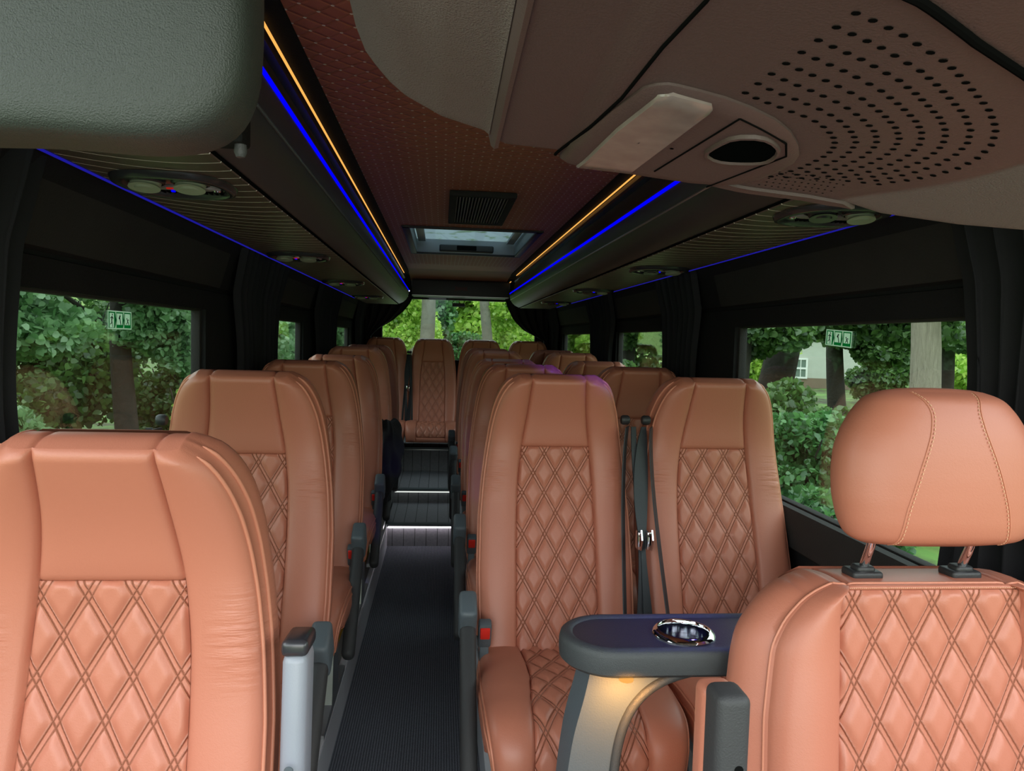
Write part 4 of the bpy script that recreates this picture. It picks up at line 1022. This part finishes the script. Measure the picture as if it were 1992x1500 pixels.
def blobs(c, r, n, k=9, sub=.45):
    """n points clustered in k sub-spheres inside the ellipsoid c, r"""
    c = np.array(c, float); r = np.array(r, float); d = RNG.normal(size=(k, 3)); d /= np.linalg.norm(d, axis=1)[:, None]; cs = c + d * r * RNG.uniform(.3, .85, (k, 1))
    i = RNG.integers(0, k, n); q = RNG.normal(size=(n, 3)); q /= np.linalg.norm(q, axis=1)[:, None]; q *= RNG.uniform(.5, 1, (n, 1))
    return cs[i] + q * r * sub
GZ = -.55
def tree(loc, hgt, rad, crown, lab, leafm, bark, n=5000, ls=.12, crowns=None, group='trees outside the bus', lean=0., name='tree', cat='tree'):
    r = empty(name, loc, 0, lab, cat, group)
    pts = [(lean * t + .08 * math.sin(t * 5 + loc[0]), .05 * math.sin(t * 4 + loc[1]), hgt * t) for t in np.linspace(0, 1, 10)]
    m = MB().tube(pts, [rad * (1.25 - .55 * t) if t > .05 else rad * 1.6 for t in np.linspace(0, 1, 10)], 14)
    for k in range(5):
        t = .45 + .1 * k; a = RNG.uniform(0, 2 * PI); p0 = np.array(pts[int(t * 9)]); m.tube([p0, p0 + np.array([math.cos(a) * .8, math.sin(a) * .8, .6]), p0 + np.array([math.cos(a) * 1.7, math.sin(a) * 1.7, .9])], [rad * .35, rad * .2, rad * .08], 7)
    m.build('trunk', bark, r)
    if crowns:
        P = np.concatenate([blobs(c_, r_, int(n * f_)) for c_, r_, f_ in crowns]); leaves(P, ls, leafm, 'foliage', r)
    return r
def bush(loc, r_, lab, leafm, n, ls, group='shrubs outside the bus', k=14, sub=.4):
    e = empty('shrub', loc, 0, lab, 'shrub', group); m = MB()
    for i in range(6):
        a = RNG.uniform(0, 2 * PI); m.tube([(0, 0, 0), (math.cos(a) * r_[0] * .3, math.sin(a) * r_[1] * .3, r_[2]), (math.cos(a) * r_[0] * .6, math.sin(a) * r_[1] * .6, r_[2] * 1.6)], [.03, .02, .008], 6)
    m.build('stems', BARK, e); leaves(blobs((0, 0, r_[2]), r_, n, k, sub), ls, leafm, 'foliage', e); return e
gm = newmat('woodland_ground', (.05, .10, .02, 1), .95); g = G(gm); c = g.coord(); nn = g.noise(c, 1.3, 6, .7)
rr_ = g.node('ShaderNodeValToRGB'); g.l.new(nn, rr_.inputs[0]); rr_.color_ramp.elements[0].position = .4; rr_.color_ramp.elements[0].color = (.045, .035, .018, 1); rr_.color_ramp.elements[1].position = .6; rr_.color_ramp.elements[1].color = (.11, .22, .04, 1)
g.l.new(rr_.outputs[0], g.p.inputs['Base Color'])
o = MB().box((0, 25, GZ - .05), (120, 120, .1)).build('ground', gm, smooth=False); st(o, 'woodland ground with grass and bare soil outside')
o = MB().box((.35, 32, GZ + .005), (1.3, 50, .02)).build('ground', newmat('pale_track', (.30, .30, .27, 1), .9), smooth=False); st(o, 'pale track running away behind the bus')
# left side: lindens right beside the windows
tree((-4.3, 10.6, GZ), 4.2, .13, None, 'large-leaved linden close outside the first left window', LF_A, BARK, 26000, .085, [((-.5, -1.6, 2.1), (1.0, 1.6, .62), .30), ((-.2, -.5, 2.9), (1.2, 2.4, .8), .25), ((.5, .6, 2.05), (.9, 1.0, .62), .30), ((.8, 3.0, 2.2), (.8, 1.4, 1.0), .15)])
bush((-4.6, 8.3, GZ), (.6, .7, .62), 'leafy green shrub low outside the first left window, nearest to the camera', LF_A, 6000, .07)
bush((-3.15, 9.7, GZ), (.38, .55, .78), 'bright yellow-green shrub outside the first left window beside the window edge', LF_C, 5000, .055)  # yellow-green comes from the bright leaf colour
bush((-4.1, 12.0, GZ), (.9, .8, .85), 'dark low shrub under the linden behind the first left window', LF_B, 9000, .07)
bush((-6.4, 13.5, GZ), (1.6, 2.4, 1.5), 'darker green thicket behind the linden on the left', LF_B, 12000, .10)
bush((-3.4, 16.0, GZ), (.7, 2.6, 1.5), 'green hedge seen through the second left window', LF_A, 12000, .085)
bush((-3.6, 25.0, GZ), (.9, 4.0, 1.6), 'green hedge seen through the last left window', LF_A, 7000, .13)
bush((-9.0, 12.0, GZ), (1.8, 5.0, 2.6), 'tall dark thicket at the back on the left', LF_B, 9000, .16)
# right side
tree((6.95, 10.2, GZ), 6.0, .185, None, 'thick pale-barked tree trunk outside the first right window', LF_B, BARKL, 6000, .10, [((.5, -.4, 3.4), (1.6, 1.4, .6), 1)])
tree((6.3, 14.0, GZ), 5.5, .30, None, 'broad dark trunk left of the house window outside', LF_B, BARK, 14000, .10, [((1.3, -1.5, 2.55), (2.2, 1.2, .50), .6), ((-.9, -1.2, 2.2), (1.0, 1.0, .6), .4)], lean=.9)
tree((5.0, 12.0, GZ), 5.5, .14, None, 'slim dark trunk at the left edge of the first right window', LF_B, BARK, 9000, .10, [((.3, .4, 2.3), (1.1, 1.0, .7), 1)])
tree((9.0, 16.0, GZ), 5.5, .17, None, 'thin dark trunk to the right of the house window outside', LF_B, BARK, 16000, .11, [((.9, -.6, 2.35), (1.8, 1.2, .6), 1)], lean=-.3)
tree((12.6, 17.5, GZ), 5.5, .14, None, 'thin dark tree right of the pale-barked tree', LF_B, BARK, 14000, .11, [((.2, 0, 2.6), (2.2, 1.6, .7), 1)])
tree((14.6, 18.0, GZ), 5.5, .10, None, 'slender dark tree at the right edge of the first right window', LF_B, BARK, 6000, .11, [((.2, 0, 2.8), (1.6, 1.2, .7), 1)])
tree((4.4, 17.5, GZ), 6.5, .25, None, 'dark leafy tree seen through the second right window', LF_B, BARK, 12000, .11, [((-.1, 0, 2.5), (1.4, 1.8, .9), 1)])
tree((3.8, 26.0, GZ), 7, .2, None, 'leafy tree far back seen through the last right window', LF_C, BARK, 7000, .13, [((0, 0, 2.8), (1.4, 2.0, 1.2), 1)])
for i, (x, y, r_, lm, n, ls, lab) in enumerate([
    (2.9, 5.2, (.45, .8, .50), LF_D, 6500, .060, 'low broad-leaved undergrowth nearest the right window, just past the window-side seat'),
    (3.75, 7.4, (.7, .7, .66), LF_D, 9000, .062, 'bushy undergrowth outside the first right window behind the low plants'),
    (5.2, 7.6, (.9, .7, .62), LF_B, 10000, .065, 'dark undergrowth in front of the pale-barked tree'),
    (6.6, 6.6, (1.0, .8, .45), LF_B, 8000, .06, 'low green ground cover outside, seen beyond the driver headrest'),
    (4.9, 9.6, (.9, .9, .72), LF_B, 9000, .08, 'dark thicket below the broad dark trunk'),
    (8.3, 9.4, (1.2, .9, .68), LF_B, 9000, .075, 'dark shrubs to the right of the pale-barked tree'),
    (3.5, 14.2, (.5, 1.2, .80), LF_B, 7000, .09, 'dark shrub row outside the second right window')]):
    bush((x, y, GZ), r_, lab, lm, n, ls)
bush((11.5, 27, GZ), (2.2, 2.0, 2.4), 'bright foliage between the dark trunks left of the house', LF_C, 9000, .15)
bush((21.5, 27, GZ), (3.5, 2.0, 1.9), 'bright distant foliage behind the pale-barked tree', LF_C, 12000, .16)  # distant leaves share the bright leaf colour
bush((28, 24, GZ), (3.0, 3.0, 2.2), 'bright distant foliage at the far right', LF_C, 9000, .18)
bush((16.3, 26.0, GZ), (1.5, 1.0, 1.25), 'dark bushes covering the right part of the house', LF_B, 9000, .14)
bush((8.0, 33, GZ), (3.5, 2.5, 3.5), 'mid-green distant trees seen past the dark trunks', LF_B, 9000, .24)
bush((27.0, 45, GZ), (9, 3.0, 4.5), 'tall green woodland behind the house', LF_D, 12000, .32)
bush((.6, 47, GZ), (5.5, 1.6, 1.3), 'low hedge across the far end of the lane', LF_D, 14000, .16, 'foliage along the lane', k=30, sub=.30)
bush((-1.3, 33, GZ), (1.4, 1.6, 3.0), 'light green tree crown left of the lane centre in the rear window', LF_C, 12000, .13, 'foliage along the lane', k=20, sub=.4)
# house
hs = empty('house', (19.9, 38.2, GZ), -.47, 'pale house with a white paned window glimpsed between the trunks on the right', 'house')
CRM = newmat('cream_render', srgb(190, 192, 180), .85)
MB().box((0, 0, 1.35), (5.6, 5, 2.7)).build('wall', CRM, hs); MB().box((0, 0, .25), (5.64, 5.04, .5)).build('plinth', newmat('brown_plinth', srgb(130, 112, 95), .9), hs)
MB().prism([(-3.2, 2.7), (3.2, 2.7), (0, 4.6)], -2.8, 2.8).build('roof', newmat('grey_roof', (.10, .09, .09, 1), .8), hs)
w_ = MB(); WX = -.85
for a in (-.58, 0, .58): w_.box((WX + a, -2.54, .98), (.09, .06, 1.0))
for zz in (.50, .98, 1.46): w_.box((WX, -2.54, zz), (1.24, .06, .09))
for a in (-.29, .29): w_.box((WX + a, -2.54, .98), (.04, .05, 1.0))
wf_ = w_.build('window', newmat('white_frame', (.85, .85, .8, 1), .5), hs); MB().box((WX, -2.51, .98), (1.2, .02, 1.0)).build('window_panes', newmat('dark_panes', (.18, .24, .20, 1), .15), wf_)
# rear: lane between trees
for i, (x, y, h_, rd_, lean, lab) in enumerate([(-.90, 24, 8, .11, .1, 'slim grey trunk at the left of the rear window'), (-.42, 19, 8, .17, .0, 'thick grey trunk in the left part of the rear window'), (1.25, 19, 8, .12, -.5, 'curved slim grey trunk right of centre in the rear window'), (2.1, 24, 8, .13, .0, 'faint slim trunk further right in the rear window'), (2.25, 16, 8, .18, .2, 'mossy broad trunk at the right of the rear window')]):
    tree((x, y, GZ), h_, rd_, None, lab, LF_C, grained('grey_bark_%d' % i, (.16, .15, .12, 1), .9, 12, .03, .3), 11000, .085, [((-.5 if x < 0 else .5, .9, 3.1), (1.2, 1.0, .8), .5), ((-.7 if x < 0 else .8, .9, 2.1), (.8, .8, .7), .5)], lean=lean)
for x, y, r_, lm, lab in [(-3.4, 28, (2.0, 2.5, 2.6), LF_C, 'bright green foliage on the left side of the lane behind the bus'), (4.6, 30, (1.9, 2.5, 2.8), LF_C, 'bright green foliage on the right side of the lane behind the bus'), (-2.6, 40, (3.0, 3, 3.6), LF_D, 'distant foliage left of the lane'), (4.2, 42, (3.0, 3, 3.8), LF_C, 'distant bright foliage right of the lane'), (.7, 54, (6, 3, 4.0), LF_C, 'pale green foliage closing the lane in the distance')]:
    bush((x, y, GZ), r_, lab, lm, 16000, .006 * y, 'foliage along the lane', k=24, sub=.36)
